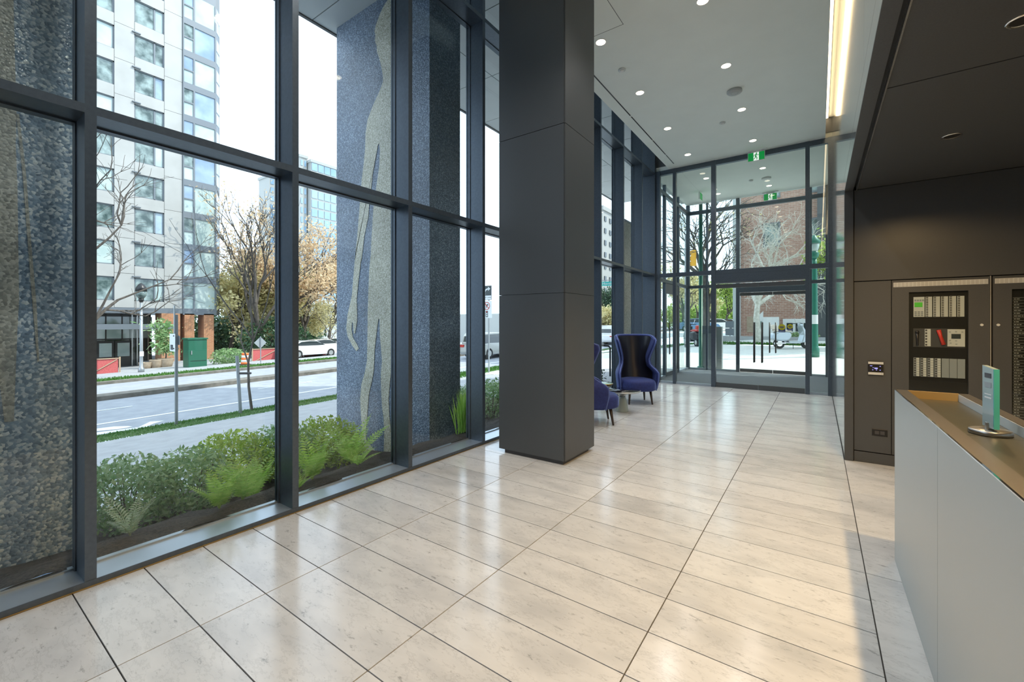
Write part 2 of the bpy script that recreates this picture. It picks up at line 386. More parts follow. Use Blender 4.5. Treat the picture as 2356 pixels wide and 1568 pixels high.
floor = struct('floor', 'polished pale marble tile floor of the lobby', BX(XG, 3.4, -3.4, YE, -0.12, -0.008), M['grout'])
J = 0.003
for ci in range(4):
    x0, x1 = LINES[ci] + J, LINES[ci + 1] - J
    w = x1 - x0
    me = BX(-w/2, w/2, -S_T/2 + J, S_T/2 - J, -0.02, 0.0).mesh('marble_tile', M['marble'])
    for k in range(-12, 34):
        yc = O_T + (k + 0.5) * S_T
        if yc + S_T/2 > YE - 0.01: continue
        inst('marble_tile', me, ((x0 + x1)/2, yc, 0), floor)
    yl = O_T + math.floor((YE - 0.01 - O_T) / S_T) * S_T
    if YE - yl > 0.03:
        o = BX(-w/2, w/2, -(YE-yl)/2 + J, (YE-yl)/2 - J, -0.02, 0.0).mesh('marble_tile', M['marble'])
        inst('marble_tile', o, ((x0 + x1)/2, (YE + yl)/2, 0), floor)
for y0, y1 in ((-3.4, 0.9), (0.9, 3.339), (3.339, YB)):
    w, d = 3.4 - 0.2314, y1 - y0
    me = BX(-w/2 + J, w/2 - J, -d/2 + J, d/2 - J, -0.02, 0.0).mesh('marble_slab', M['marble'])
    inst('marble_slab', me, ((3.4 + 0.2314)/2, (y0 + y1)/2, 0), floor)
MB().box(XW, XW + 0.010, -3.4, YE, 0.0, 0.005).build('brass_edge_strip', M['brass'], floor)

# ceiling: slab over the lobby and the vestibule, a glazing pocket on the left, a light cove on the right
cb = MB()
cb.box(-2.97, 0.118, -3.4, YE + 0.02, ZC, ZC + 0.12)
cb.box(-3.5, 0.235, YE + 0.02, YO, ZC, ZC + 0.12)
cb.box(-3.02, -2.97, -3.4, YE, ZC, 6.4)
cb.box(0.06, 0.118, -3.4, YE, ZC + 0.12, 5.75)
cb.box(0.06, 0.30, -3.4, YE, 5.75, 5.80)
ceiling = struct('ceiling', 'smooth grey painted lobby ceiling with downlights', cb, M['paint'])
MB().box(-3.72, -2.97, -3.4, YE + 0.1, 6.34, 6.42).build('pocket_lid', M['panel'], ceiling)
# access hatch outline
ah = MB(); t = 0.006
ah.box(-2.75, -2.03, 5.31, 5.31 + t, ZC - 0.001, ZC + 0.01); ah.box(-2.03 - t, -2.03, 4.7, 5.31, ZC - 0.001, ZC + 0.01)
ah.build('access_hatch_joint', M['dark'], ceiling)

# linear slot diffusers near the glazing
sl = thing('linear_slot_diffuser', 'thin black linear air slots in the ceiling along the window wall', 'air diffuser', (-2.823, 8, ZC))
for y0, y1 in ((3.2, 5.05), (5.1, 7.73), (7.78, 9.02), (9.06, 9.98), (10.02, 10.66)):
    BX(-2.833, -2.813, y0, y1, ZC - 0.003, ZC + 0.02).build('slot', M['black'], sl)

# cove LED strip
cv = thing('cove_light_strip', 'warm glowing light cove between ceiling and right wall', 'cove light', (0.15, 4, 5.7))
BX(0.125, 0.165, -3.3, YE - 0.05, 5.715, 5.75).build('led_strip', M['cove'], cv)
BX(0.12, 0.17, -3.35, YE - 0.02, 5.735, 5.7495).build('channel', M['steel'], cv)

# right wall: glossy panels, each a piece with an open joint
wr = struct('wall_right', 'glossy pale grey panelled wall on the concierge side', MB().box(XR + 0.03, XR + 0.2, YB + 0.05, YO, 0.0, 5.75).box(XR + 0.03, XR + 0.07, -3.4, YB + 0.05, ZS + 0.03, 5.75), M['panel_black'])
def wpan(y0, y1, z0, z1):
    BX(XR, XR + 0.028, y0 + 0.003, y1 - 0.003, z0 + 0.003, z1 - 0.003).build('wall_panel', M['wallglass'], wr)
ys = [YB, 6.20, 6.51, 6.88, 7.58, 8.46, 9.70, YE]
for a, b in zip(ys, ys[1:]):
    wpan(a, b, 0.02, 3.116); wpan(a, b, 3.116, 5.75)
for a, b in ((-3.4, -1.1), (-1.1, 1.2), (1.2, 3.498), (3.498, YB)):
    wpan(a, b, ZS + 0.003, 3.116); wpan(a, b, 3.116, 5.75)
wpan(YE + 0.02, 12.9, 0.02, ZC); wpan(12.9, YO, 0.02, ZC)
bb = struct('baseboard_right', 'thin black recessed base under the right wall panels', BX(XR - 0.002, XR + 0.03, YB, YE, 0, 0.02), M['panel_black'])

# portal frame around the concierge recess
tp = struct('trim_1', 'dark bronze portal frame around the concierge recess', MB().box(0.235, 0.31, -3.4, YB, ZS - 0.006, ZS).box(0.235, 0.31, 5.96, YB + 0.05, 0, ZS), M['panel'])
BX(0.31, 0.335, -3.4, YB, ZS + 0.03, ZS + 0.05).build('reveal', M['panel_black'], tp)
BX(0.31, 0.316, 5.99, 6.02, 0, ZS).build('reveal', M['panel_black'], tp)
BX(0.335, 0.343, -3.4, YB, ZS - 0.012, ZS + 0.03).build('edge_bead', M['steel'], tp)
# concierge soffit in panels
sf = struct('trim_2', 'dark bronze panelled soffit over the concierge recess', BX(0.31, 3.4, -3.4, YB + 0.1, ZS + 0.05, ZS + 0.2), M['panel_black'])
for a, b in ((-3.4, -1.4), (-1.4, 1.05), (1.05, 3.512), (3.512, YB)):
    BX(0.343, 3.4, a + 0.006, b - 0.006, ZS, ZS + 0.05).build('soffit_panel', M['panel'], sf)
# concierge back wall: upper panel, narrow door-height panel, base
wb = struct('wall_back', 'dark bronze panelled concierge back wall', BX(0.30, 3.5, YB + 0.03, YB + 0.2, 0, ZS + 0.2), M['panel_black'])
BX(0.318, 1.95, YB, YB + 0.03, 1.955, ZS - 0.004).build('wall_panel', M['panel'], wb)
BX(1.956, 3.4, YB, YB + 0.03, 1.955, ZS - 0.004).build('wall_panel', M['panel'], wb)
BX(0.318, 0.622, YB, YB + 0.03, 0.122, 1.945).build('wall_panel', M['panel'], wb)
BX(2.06, 3.4, YB, YB + 0.03, 0.122, 1.945).build('wall_panel', M['panel'], wb)
BX(0.318, 3.4, YB, YB + 0.03, 0.0, 0.112).build('base_panel', M['panel'], wb)
ws = struct('wall_side', 'dark panelled far side of the concierge recess', MB().box(3.4, 3.5, -3.5, YB + 0.2, 0, ZS + 0.2).box(-3.7, 3.5, -3.55, -3.4, 0, 6.4), M['panel'])

# freestanding clad column
cl = thing('clad_column', 'tall square column clad in dark bronze metal panels', 'column', (-2.6, 4.36, 0), kind='structure')
BX(-2.965, -2.2, 4.026, 4.633, 0, 0.06).build('plinth', M['dark'], cl)
BX(-3.0, -2.195, 4.03, 4.69, 0.05, 5.33).build('core', M['panel_black'], cl)
for z0, z1 in ((0.045, 1.818), (1.822, 3.60), (3.606, 5.318)):
    BX(-3.03, -2.178, 4.0, 4.03, z0, z1).build('cladding_panel', M['panel'], cl)
    BX(-2.195, -2.165, 4.008, 4.72, z0, z1).build('cladding_panel', M['panel'], cl)
    BX(-3.03, -3.0, 4.032, 4.72, z0, z1).build('cladding_panel', M['panel'], cl)
    BX(-2.998, -2.197, 4.69, 4.72, z0, z1).build('cladding_panel', M['panel'], cl)

# ------------------------------------------------------------------ curtain wall on the street side
w1 = struct('window_1', 'tall dark framed curtain wall facing the street')
MY = [0.582 + 1.179 * k for k in range(-3, 9)]
ZT = 6.4
for y in MY:
    MB().box(-3.60, XW, y, y + 0.05, 0.0, ZT).box(-3.64, -3.575, y - 0.008, y + 0.058, 0.0, ZT).build('mullion', M['mullion'], w1)
edges = MY + [YE - 0.05]
for a, b in zip(edges, edges[1:]):
    y0, y1 = a + 0.058, b - 0.008
    MB().box(-3.60, XW, y0 - 0.008, y1 + 0.008, 0.0, 0.035).box(-3.64, -3.60, y0, y1, 0.0, 0.046).build('sill', M['sill'], w1)
    BX(XW, XW + 0.004, a, b, 0.005, 0.037).build('sill_nose', M['mullion'], w1)
    for z in (2.69, 5.24):
        MB().box(-3.60, XW, y0 - 0.008, y1 + 0.008, z, z + 0.05).box(-3.64, -3.575, y0, y1, z - 0.010, z + 0.060).build('transom', M['mullion'], w1)
    BX(-3.64, -3.575, y0, y1, ZT - 0.06, ZT).build('head', M['mullion'], w1)
    for z0, z1 in ((0.046, 2.680), (2.750, 5.230), (5.300, ZT - 0.06)):
        BX(XG - 0.022, XG, y0, y1, z0, z1).build('pane', M['glass'], w1)
BX(-3.70, -3.36, YE - 0.1, YE + 0.1, 0, ZT).build('corner_post', M['mullion'], w1)

# ------------------------------------------------------------------ glazed end wall with the inner doors
w2 = struct('window_2', 'dark framed glazed end wall between lobby and vestibule')
POSTS = [(-2.937, -2.865), (-2.06, -1.965), (-0.223, -0.147), (0.163, 0.235)]
BX(-3.36, -3.25, YE - 0.05, YE + 0.05, 0, ZC).build('post', M['mullion'], w2)
for a, b in POSTS:
    BX(a, b, YE - 0.05, YE + 0.06, 0, ZC).build('post', M['mullion'], w2)
bays = [(-3.25, -2.937), (-2.865, -2.06), (-1.965, -0.223), (-0.147, 0.163)]
for i, (a, b) in enumerate(bays):
    BX(a, b, YE - 0.04, YE + 0.05, 2.64, 2.74).build('transom', M['mullion'], w2)
    BX(a, b, YE - 0.04, YE + 0.05, 5.21, ZC).build('head', M['mullion'], w2)
    BX(a, b, YE - 0.006, YE + 0.006, 2.74, 5.21).build('pane', M['glass2'], w2)
    if i != 2:
        BX(a, b, YE - 0.03, YE + 0.04, 0, 0.05).build('sill', M['sill'], w2)
        BX(a, b, YE - 0.006, YE + 0.006, 0.05, 2.64).build('pane', M['glass2'], w2)
    else:
        BX(a, b, YE - 0.045, YE + 0.06, 2.42, 2.638).build('header', M['mullion'], w2)
        for c, d in ((a + 0.0, -1.2), (-0.98, b)):
            BX(c, d, YE - 0.048, YE - 0.045, 2.428, 2.442).build('header_slot', M['steel'], w2)

def glass_door(name, label, X0, X1, Y, ztop, rail=0.10):
    d = struct(name, label)
    mid = (X0 + X1) / 2
    for a, b, h in ((X0 + 0.01, mid - 0.004, mid - 0.079), (mid + 0.004, X1 - 0.01, mid + 0.075)):
        BX(a, b, Y - 0.007, Y + 0.007, 0.012 + rail, ztop - 0.09).build('door_leaf', M['glass2'], d)
        BX(a, b, Y - 0.022, Y + 0.022, 0.012, 0.012 + rail).build('bottom_rail', M['panel'], d)
        BX(a, b, Y - 0.022, Y + 0.022, ztop - 0.09, ztop).build('top_rail', M['panel'], d)
        hd = MB().tube([(h, Y - 0.06, 0.617), (h, Y - 0.06, 1.517)], 0.015, 10).tube([(h, Y - 0.06, 0.75), (h, Y, 0.75)], 0.008, 6).tube([(h, Y - 0.06, 1.38), (h, Y, 1.38)], 0.008, 6)
        hd.build('pull_handle', M['black'], d, True)
        ho = MB().tube([(h, Y + 0.06, 0.617), (h, Y + 0.06, 1.517)], 0.015, 10)
        ho.build('pull_handle', M['black'], d, True)
    return d
glass_door('door_1', 'frameless double glass doors into the vestibule', -1.965, -0.223, YE, 2.40)

# ------------------------------------------------------------------ vestibule
struct('floor_vestibule', 'dark grey entrance carpet in the vestibule', BX(-3.5, 0.235, YE, YO, -0.12, 0.004), M['mat'])
w3 = struct('window_3', 'dark framed outer glazed wall of the vestibule')
for a, b in ((-3.52, -3.42), (-2.915, -2.865), (-2.06, -1.965), (-0.223, -0.147), (0.163, 0.235)):
    BX(a, b, YO - 0.05, YO + 0.06, 0, ZC).build('post', M['mullion'], w3)
for i, (a, b) in enumerate(((-3.42, -2.915), (-2.865, -2.06), (-1.965, -0.223), (-0.147, 0.163))):
    BX(a, b, YO - 0.04, YO + 0.05, 2.615, 2.71).build('transom', M['mullion'], w3)
    BX(a, b, YO - 0.04, YO + 0.05, 5.0, 5.11).build('head', M['mullion'], w3)
    BX(a, b, YO - 0.006, YO + 0.006, 5.11, ZC).build('pane', M['glass2'], w3)
    BX(a, b, YO - 0.006, YO + 0.006, 2.71, 5.0).build('pane', M['glass2'], w3)
    if i != 2:
        BX(a, b, YO - 0.03, YO + 0.04, 0, 0.06).build('sill', M['sill'], w3)
        BX(a, b, YO - 0.006, YO + 0.006, 0.06, 2.615).build('pane', M['glass2'], w3)
    else:
        BX(a, b, YO - 0.045, YO + 0.06, 2.43, 2.61).build('header', M['mullion'], w3)
d2 = glass_door('door_2', 'outer double glass entrance doors to the plaza', -1.965, -0.223, YO, 2.42)
w4 = struct('window_4', 'dark framed side glazing of the vestibule with a side door')
for y in (12.15, 13.55):
    BX(-3.52, -3.44, y, y + 0.07, 0, ZC).build('post', M['mullion'], w4)
for a, b in ((YE + 0.1, 12.15), (12.22, 13.55), (13.62, YO - 0.05)):
    BX(-3.52, -3.44, a, b, 2.615, 2.71).build('transom', M['mullion'], w4)
    BX(-3.52, -3.44, a, b, 5.0, 5.11).build('head', M['mullion'], w4)
    BX(-3.486, -3.474, a, b, 2.71, 5.0).build('pane', M['glass2'], w4)
    BX(-3.486, -3.474, a, b, 5.11, ZC).build('pane', M['glass2'], w4)
    if a != 12.22:
        BX(-3.486, -3.474, a, b, 0.06, 2.615).build('pane', M['glass2'], w4)
        BX(-3.52, -3.44, a, b, 0, 0.06).build('sill', M['sill'], w4)
d3 = struct('door_3', 'side glass door of the vestibule with long pull handle')
BX(-3.486, -3.474, 12.30, 13.47, 0.12, 2.33).build('door_leaf', M['glass2'], d3)
BX(-3.51, -3.45, 12.23, 13.54, 0.01, 0.12).build('bottom_rail', M['panel'], d3)
BX(-3.51, -3.45, 12.23, 13.54, 2.33, 2.61).build('top_rail', M['panel'], d3)
BX(-3.51, -3.45, 12.23, 12.30, 0.12, 2.33).build('stile', M['panel'], d3)
BX(-3.51, -3.45, 13.47, 13.54, 0.12, 2.33).build('stile', M['panel'], d3)
MB().tube([(-3.41, 12.45, 0.62), (-3.41, 12.45, 1.52)], 0.015, 8).tube([(-3.41, 12.45, 0.8), (-3.47, 12.45, 0.8)], 0.008, 6).tube([(-3.41, 12.45, 1.35), (-3.47, 12.45, 1.35)], 0.008, 6).build('pull_handle', M['black'], d3, True)

# building mass above and the outdoor soffit
YOH = 17.0
up = struct('wall_upper_building', 'dark upper storeys of the building over the lobby', MB().box(-6.7, 14, -24, YOH, 6.5, 20.0).box(3.5, 14, -24, 14.6, 0, 6.5).box(0.45, 14, YB + 0.2, 14.75, 0, 6.5).box(-3.7, 0.3, -24, -3.6, 0, 6.5), M['greybldg'])
es = struct('trim_3', 'pale panelled outdoor soffit above the planting bed', BX(-6.7, 2.0, -5, YOH, 6.46, 6.52), M['panel_black'])
for i in range(15):
    y0 = -5 + i * 1.47
    for x0, x1 in ((-6.7, -5.3), (-5.3, -3.72)):
        BX(x0 + 0.008, x1 - 0.008, y0 + 0.008, min(y0 + 1.47, YOH) - 0.008, 6.42, 6.46).build('soffit_panel', M['soffit'], es)
for x0, x1 in ((-3.72, -1.8), (-1.8, 0.2), (0.2, 2.0)):
    BX(x0 + 0.008, x1 - 0.008, YO + 0.1, YOH - 0.01, 6.42, 6.46).build('soffit_panel', M['soffit'], es)
BX(-6.75, -6.7, -24, YOH, 6.40, 6.9).build('fascia', M['panel'], es)
BX(-3.7, 0.4, YE, YO + 0.1, ZC + 0.12, 6.46).build('vestibule_bulkhead', M['panel'], es)
# ------------------------------------------------------------------ ceiling fixtures
def make_downlight(label):
    t = local_thing('recessed_downlight', label, 'ceiling light', 'recessed ceiling downlights')
    MB().lathe([(0.062, 0.0), (0.075, -0.004), (0.080, -0.004), (0.082, 0.0)], n=24, cap=False).build('trim_ring', M['white'], t, True)
    MB().lathe([(0.0005, -0.001), (0.063, -0.001)], n=24, cap=False).build('lens', M['warm'], t)
    return t
def lamp(parent, name, energy, col, size, blend=0.6, radius=0.06, z=-0.02):
    l = bpy.data.lights.new(name, 'SPOT'); l.energy = energy; l.color = col; l.spot_size = size; l.spot_blend = blend; l.shadow_soft_size = radius
    o = bpy.data.objects.new(name, l); COL.objects.link(o); o.parent = parent; o.location = (0, 0, z); return o
DL_E = 42.0
dl0 = make_downlight('x')
rows = [(5.48, 'level with the column'), (7.06, 'second row past the column'), (8.67, 'third row past the column'), (10.28, 'row nearest the exit sign'), (3.88, 'overhead before the column'), (2.28, 'overhead beside the desk'), (0.68, 'overhead above the camera'), (12.25, 'in the vestibule near the inner doors'), (13.92, 'in the vestibule near the outer doors')]
first = True
for y, where in rows:
    for x, side in ((-1.118, 'wall side'), (-2.415, 'window side')):
        if y == 3.88 and x < -2: continue
        lb = 'glowing round ceiling downlight, %s, %s' % (side, where)
        if first: t = place(dl0, (x, y, ZC)); t['label'] = lb; first = False
        else: t = dup(dl0, (x, y, ZC), label=lb)
        lamp(t, 'downlight_beam', DL_E * (1.8 if y > 11 else 1.0), (1.0, 0.965, 0.91), 2.2, 0.7)
sp = thing('ceiling_speaker', 'round white ceiling speaker between the downlights', 'speaker', (-1.122, 7.887, ZC))
MB().lathe([(0.11, 0.0), (0.115, -0.03), (0.10, -0.045), (0.001, -0.045)], sp.location, 28).build('housing', mat('speaker_white_shaded', (0.45, 0.46, 0.45), 0.5), sp, True)  # white housing greyed, its shading put into the colour
MB().lathe([(0.05, -0.046), (0.055, -0.049), (0.06, -0.046)], sp.location, 24, cap=False).build('ring', M['grille'], sp, True)
for p, lb in (((-2.413, 6.253), 'small white sprinkler cap beside the window side downlights'), ((-1.491, 9.02), 'small white smoke detector before the exit sign')):
    d = thing('smoke_detector', lb, 'detector', (*p, ZC))
    MB().lathe([(0.055, 0.0), (0.055, -0.012), (0.03, -0.016), (0.001, -0.016)], d.location, 20).build('base', M['label'], d, True)  # base in a greyer tone that carries the shading
    MB().lathe([(0.03, -0.014), (0.026, -0.03), (0.001, -0.032)], d.location, 16).build('sensor', M['white'], d, True)
for p, lb, r in (((-1.465, 13.087), 'small detector on the vestibule ceiling', 0.05), ((-1.117, 13.123), 'round speaker on the vestibule ceiling', 0.11)):
    d = thing('vestibule_ceiling_fitting', lb, 'detector', (*p, ZC))
    MB().lathe([(r, 0.0), (r, -0.03), (r*0.8, -0.045), (0.001, -0.045)], d.location, 24).build('housing', M['white'], d, True)

def running_man(t, x, y, z, s, face=-1):
    """pictogram plate: white square with a green running figure between green fields, facing -Y"""
    yy = y + face * 0.004
    pts = [((-0.02, 0.062), 0.018)]
    g = M['exitgreen']
    m = MB().prism(disc(x + 0.006*s, z + 0.066*s, 0.015*s, 12), 'y', yy, yy - 0.002)
    def bar(a, b, w):
        a = Vector((a[0]*s, a[1]*s)); b = Vector((b[0]*s, b[1]*s)); d = (b - a).normalized(); n = Vector((-d.y, d.x)) * w * s / 2
        m.prism([(x + q.x, z + q.y) for q in (a + n, a - n, b - n, b + n)], 'y', yy, yy - 0.002)
    bar((0.0, 0.05), (-0.012, 0.0), 0.026); bar((-0.012, 0.0), (0.016, -0.03), 0.017); bar((0.016, -0.03), (0.010, -0.072), 0.014)
    bar((-0.012, 0.0), (-0.022, -0.035), 0.016); bar((-0.022, -0.035), (-0.05, -0.055), 0.014)
    bar((0.0, 0.045), (-0.035, 0.035), 0.012); bar((-0.035, 0.035), (-0.045, 0.005), 0.011); bar((0.0, 0.045), (0.03, 0.02), 0.012); bar((0.03, 0.02), (0.05, 0.03), 0.011)
    m.build('running_figure', M['exitgreen'], t)
def exit_sign(label, xc, y, zt, w=0.33, h=0.20):
    t = thing('exit_sign', label, 'exit sign', (xc, y, zt), 'green running figure exit signs')
    z0, z1 = zt - 0.045 - h, zt - 0.045
    BX(xc - w/2, xc + w/2, y, y + 0.035, z0, z1).build('housing', M['white'], t, bevel=0.004)
    BX(xc - w*0.62, xc + w*0.62, y - 0.02, y + 0.06, zt - 0.02, zt).build('ceiling_mount', M['white'], t)
    BX(xc - w*0.3, xc + w*0.3, y + 0.01, y + 0.025, z1, zt).build('stem', M['white'], t)
    for a, b in ((xc - w/2 + 0.008, xc - 0.052), (xc + 0.052, xc + w/2 - 0.008)):
        BX(a, b, y - 0.003, y, z0 + 0.012, z1 - 0.012).build('green_field', M['exitgreen'], t)
    BX(xc - 0.052, xc + 0.052, y - 0.003, y, z0 + 0.012, z1 - 0.012).build('white_field', M['exitwhite'], t)
    running_man(t, xc, y, (z0 + z1)/2, 1.0)
    return t
exit_sign('green and white exit sign hung in front of the inner glass wall', -1.116, 10.86, ZC)
exit_sign('green and white exit sign in the vestibule over the outer doors', -1.14, 14.58, ZC)
t = thing('exit_sign', 'exit sign seen edge on beside the vestibule side door', 'exit sign', (-2.79, 13.4, ZC))
BX(-2.81, -2.775, 13.22, 13.55, ZC - 0.25, ZC - 0.045).build('housing', M['white'], t, bevel=0.004)
BX(-2.774, -2.771, 13.24, 13.53, ZC - 0.24, ZC - 0.055).build('green_field', M['exitgreen'], t)
BX(-2.814, -2.811, 13.24, 13.53, ZC - 0.24, ZC - 0.055).build('green_field', M['exitgreen'], t)
BX(-2.80, -2.785, 13.30, 13.47, ZC - 0.045, ZC).build('stem', M['white'], t)

# concierge soffit downlights: dark baffles with a warm lamp
for x, y, lb in ((0.844, 4.697, 'black recessed downlight in the dark soffit toward the back wall'), (0.80, 3.097, 'black recessed downlight in the dark soffit above the desk end'), (0.82, 1.5, 'black recessed downlight in the dark soffit above the desk middle')):
    t = thing('soffit_downlight', lb, 'ceiling light', (x, y, ZS), 'soffit downlights')
    MB().lathe([(0.045, -0.001), (0.055, -0.006), (0.06, -0.001)], t.location, 24, cap=False).build('trim_ring', M['chrome'], t, True)
    MB().lathe([(0.0005, -0.002), (0.046, -0.002)], t.location, 24, cap=False).build('baffle', M['black'], t)
    lamp(t, 'soffit_beam', 45.0 if y > 4 else 165.0, (1.0, 0.66, 0.30), 2.7, 0.35, 0.03)

# ------------------------------------------------------------------ wingback chairs
def make_chair(label):
    t = local_thing('wingback_chair', label, 'armchair', 'navy wingback chairs')
    # shell: u around (left arm - back - right arm), v up
    def halfw(z):
        return float(np.interp(z, [0.26, 0.45, 0.57, 0.64, 0.70, 0.78, 0.90, 1.05, 1.20, 1.27], [0.325, 0.355, 0.360, 0.315, 0.265, 0.250, 0.270, 0.318, 0.36, 0.345]))
    def fwd(z):
        return float(np.interp(z, [0.26, 0.45, 0.56, 0.60, 0.66, 0.76, 0.95, 1.12, 1.22, 1.27], [0.17, 0.19, 0.20, 0.18, 0.11, 0.08, 0.14, 0.18, 0.14, 0.03]))
    zs = [0.24, 0.32, 0.42, 0.50, 0.56, 0.60, 0.63, 0.67, 0.72, 0.80, 0.88, 0.96, 1.04, 1.12, 1.18, 1.225, 1.255, 1.27]
    NU = 25; g = []
    for z in zs:
        w, f = halfw(z), fwd(z); arc = w * PI / 2; L = arc + f
        yb = 0.24 + 0.16 * max(0, z - 0.40)
        row = []
        for i in range(NU):
            u = -1 + 2 * i / (NU - 1); sgn = 1 if u >= 0 else -1; d = abs(u) * L
            if d < arc:
                a = d / w; x = w * math.sin(a) * sgn; y = yb - w * (1 - math.cos(a)) * 0.9
            else:
                x = w * sgn * (1 + 0.10 * (d - arc) * (1 if z > 0.7 else 0.35)); y = yb - w * 0.9 - (d - arc)
            zz = z
            if z > 1.2: zz = z - 0.035 * (abs(u) ** 6)
            row.append((x, y, zz))
        g.append(row)
    def shell(off, name, m, parent, lo=0, hi=len(zs), inset=0.0):
        mb = MB()
        for j in range(lo, hi):
            mb.v += g[j]
        for j in range(hi - lo - 1):
            for i in range(NU - 1):
                mb.f.append((j*NU + i, j*NU + i + 1, (j+1)*NU + i + 1, (j+1)*NU + i))
        o = mb.build(name, m, parent, True)
        s = o.modifiers.new('solid', 'SOLIDIFY'); s.thickness = off; s.offset = 0
        b = o.modifiers.new('sub', 'SUBSURF'); b.levels = 1; b.render_levels = 2
        return o
    shell(0.065, 'wingback_shell', M['velvet'], t)
    # lighter blue edging: velvet sheen painted along the shell edge
    edge = [g[j][0] for j in range(len(zs))] + [g[-1][i] for i in range(1, NU)] + [g[j][-1] for j in range(len(zs) - 2, -1, -1)]
    MB().tube(edge, 0.012, 6).build('sheen_edging', M['sheen_edging'], t, True)
    # inner back pad: dark leather-like sheen
    pad = MB(); pr = []
    for z in np.linspace(0.42, 1.245, 12):
        w = halfw(z) * 0.90; yb = 0.24 + 0.16 * max(0, z - 0.40) - 0.045; row = []
        for i in range(11):
            a = (-1 + 2*i/10) * 1.42
            row.append((w * math.sin(a), yb - w * (1 - math.cos(a)) * 0.9, z))
        pr.append(row)
    for r in pr: pad.v += r
    for j in range(11):
        for i in range(10): pad.f.append((j*11 + i, j*11 + i + 1, (j+1)*11 + i + 1, (j+1)*11 + i))
    pad.build('back_pad', M['leather'], t, True)
    # seat cushion: rounded D, slightly domed
    seat = MB(); n = 40
    def ring(k, z):
        out = []
        for i in range(n):
            a = 2*PI*i/n; c, s_ = math.cos(a), math.sin(a); p = 2.6
            r = (abs(c)**p + abs(s_)**p) ** (-1/p)
            out.append((0.325*k*r*c, -0.10 + 0.36*k*r*s_, z))
        return out
    prof = [(0.90, 0.245), (0.99, 0.26), (1.0, 0.30), (1.0, 0.37), (0.97, 0.41), (0.90, 0.435), (0.70, 0.45), (0.4, 0.458), (0.05, 0.46)]
    for k, z in prof: seat.v += ring(k, z)
    for j in range(len(prof) - 1):
        for i in range(n):
            q = (i + 1) % n; seat.f.append((j*n + i, j*n + q, (j+1)*n + q, (j+1)*n + i))
    seat.f.append(tuple(range(n - 1, -1, -1))); seat.f.append(tuple((len(prof)-1)*n + i for i in range(n)))
    seat.build('seat_cushion', M['velvet'], t, True)
    for sx, sy in ((-1, -1), (1, -1), (-1, 1), (1, 1)):
        a = (sx*0.215, -0.11 + sy*0.24 , 0.0)
        MB().tube([a, (sx*0.19, -0.11 + sy*0.20, 0.25)], [0.014, 0.026], 8).build('leg', M['wood'], t, True)
    return t
ch = make_chair('navy wingback armchair facing the room beside the glass corner')
place(ch, (-2.866, 8.12, 0), math.atan2(-0.82, 0.58) + PI/2)
ch2 = dup(ch, (-2.86, 6.0, 0), math.atan2(0.537, 0.843) + PI/2, 'navy wingback armchair partly hidden behind the dark column')

# ------------------------------------------------------------------ side tables
tb = thing('bell_side_table', 'round side table with glass bell base and polished dark top', 'side table', (-2.72, 7.06, 0))
L = tb.location
MB().lathe([(0.105, 0.0), (0.108, 0.01), (0.10, 0.06), (0.085, 0.14), (0.068, 0.21), (0.055, 0.25), (0.05, 0.262)], L, 28).build('glass_bell', mat('smoked_bell_glass', (0.30, 0.36, 0.34), 0.05, spec=0.8, coat=1.0), tb, True)
MB().lathe([(0.05, 0.262), (0.062, 0.275), (0.10, 0.315), (0.27, 0.332), (0.30, 0.345), (0.305, 0.358), (0.29, 0.362)], L, 40).build('metal_dish', M['steel'], tb, True)
MB().lathe([(0.001, 0.3625), (0.288, 0.3625), (0.292, 0.365), (0.001, 0.366)], L, 40, cap=False).build('table_top', mat('black_glass_top', (0.01, 0.01, 0.016), 0.06, spec=0.8), tb, True)
tb = thing('copper_side_table', 'small side table with copper dish and teal glass top', 'side table', (-3.14, 7.2, 0))
L = tb.location
MB().lathe([(0.09, 0.0), (0.092, 0.01), (0.08, 0.12), (0.055, 0.27), (0.045, 0.31)], L, 24).build('glass_bell', M['tealglass'], tb, True)
MB().lathe([(0.045, 0.31), (0.08, 0.35), (0.175, 0.405), (0.19, 0.425), (0.185, 0.43)], L, 32).build('copper_dish', M['brass'], tb, True)
MB().lathe([(0.001, 0.4305), (0.182, 0.4305), (0.184, 0.433), (0.001, 0.434)], L, 32, cap=False).build('table_top', M['tealglass'], tb, True)

# ------------------------------------------------------------------ reception desk
dk = thing('reception_desk', 'pale grey reception desk with sunken tan counter', 'desk', (0.56, 2.0, 0))
DX0, DX1, DY0, DY1, DZ = 0.394, 0.722, -0.6, 3.624, 1.081
BX(DX0 + 0.02, DX1 - 0.005, DY0 + 0.01, DY1 - 0.01, 0.0, DZ - 0.062).build('carcass', M['dark'], dk)
for a, b in ((DY0, 0.02), (0.024, 1.22), (1.224, 2.422), (2.426, DY1)):
    BX(DX0, DX0 + 0.02, a, b, 0.004, DZ - 0.004).build('front_panel', M['desk'], dk)
BX(DX0 + 0.021, DX1, DY1 - 0.012, DY1 - 0.0005, 0.004, DZ - 0.004).build('end_panel', M['desk'], dk)
BX(DX0, DX0 + 0.006, DY0, DY1, DZ - 0.004, DZ).build('edge_trim', M['chrome'], dk)
BX(DX0 + 0.006, DX0 + 0.06, DY0, DY1 - 0.0, DZ - 0.06, DZ).build('front_rim', M['deskrim'], dk)
BX(DX1 - 0.045, DX1, DY0, DY1, DZ - 0.06, DZ).build('back_rim', M['deskrim'], dk)
BX(DX0 + 0.06, DX1 - 0.045, DY1 - 0.02, DY1, DZ - 0.06, DZ).build('end_rim', mat('brass_end_lip', (0.50, 0.34, 0.14), 0.35, 0.5), dk)
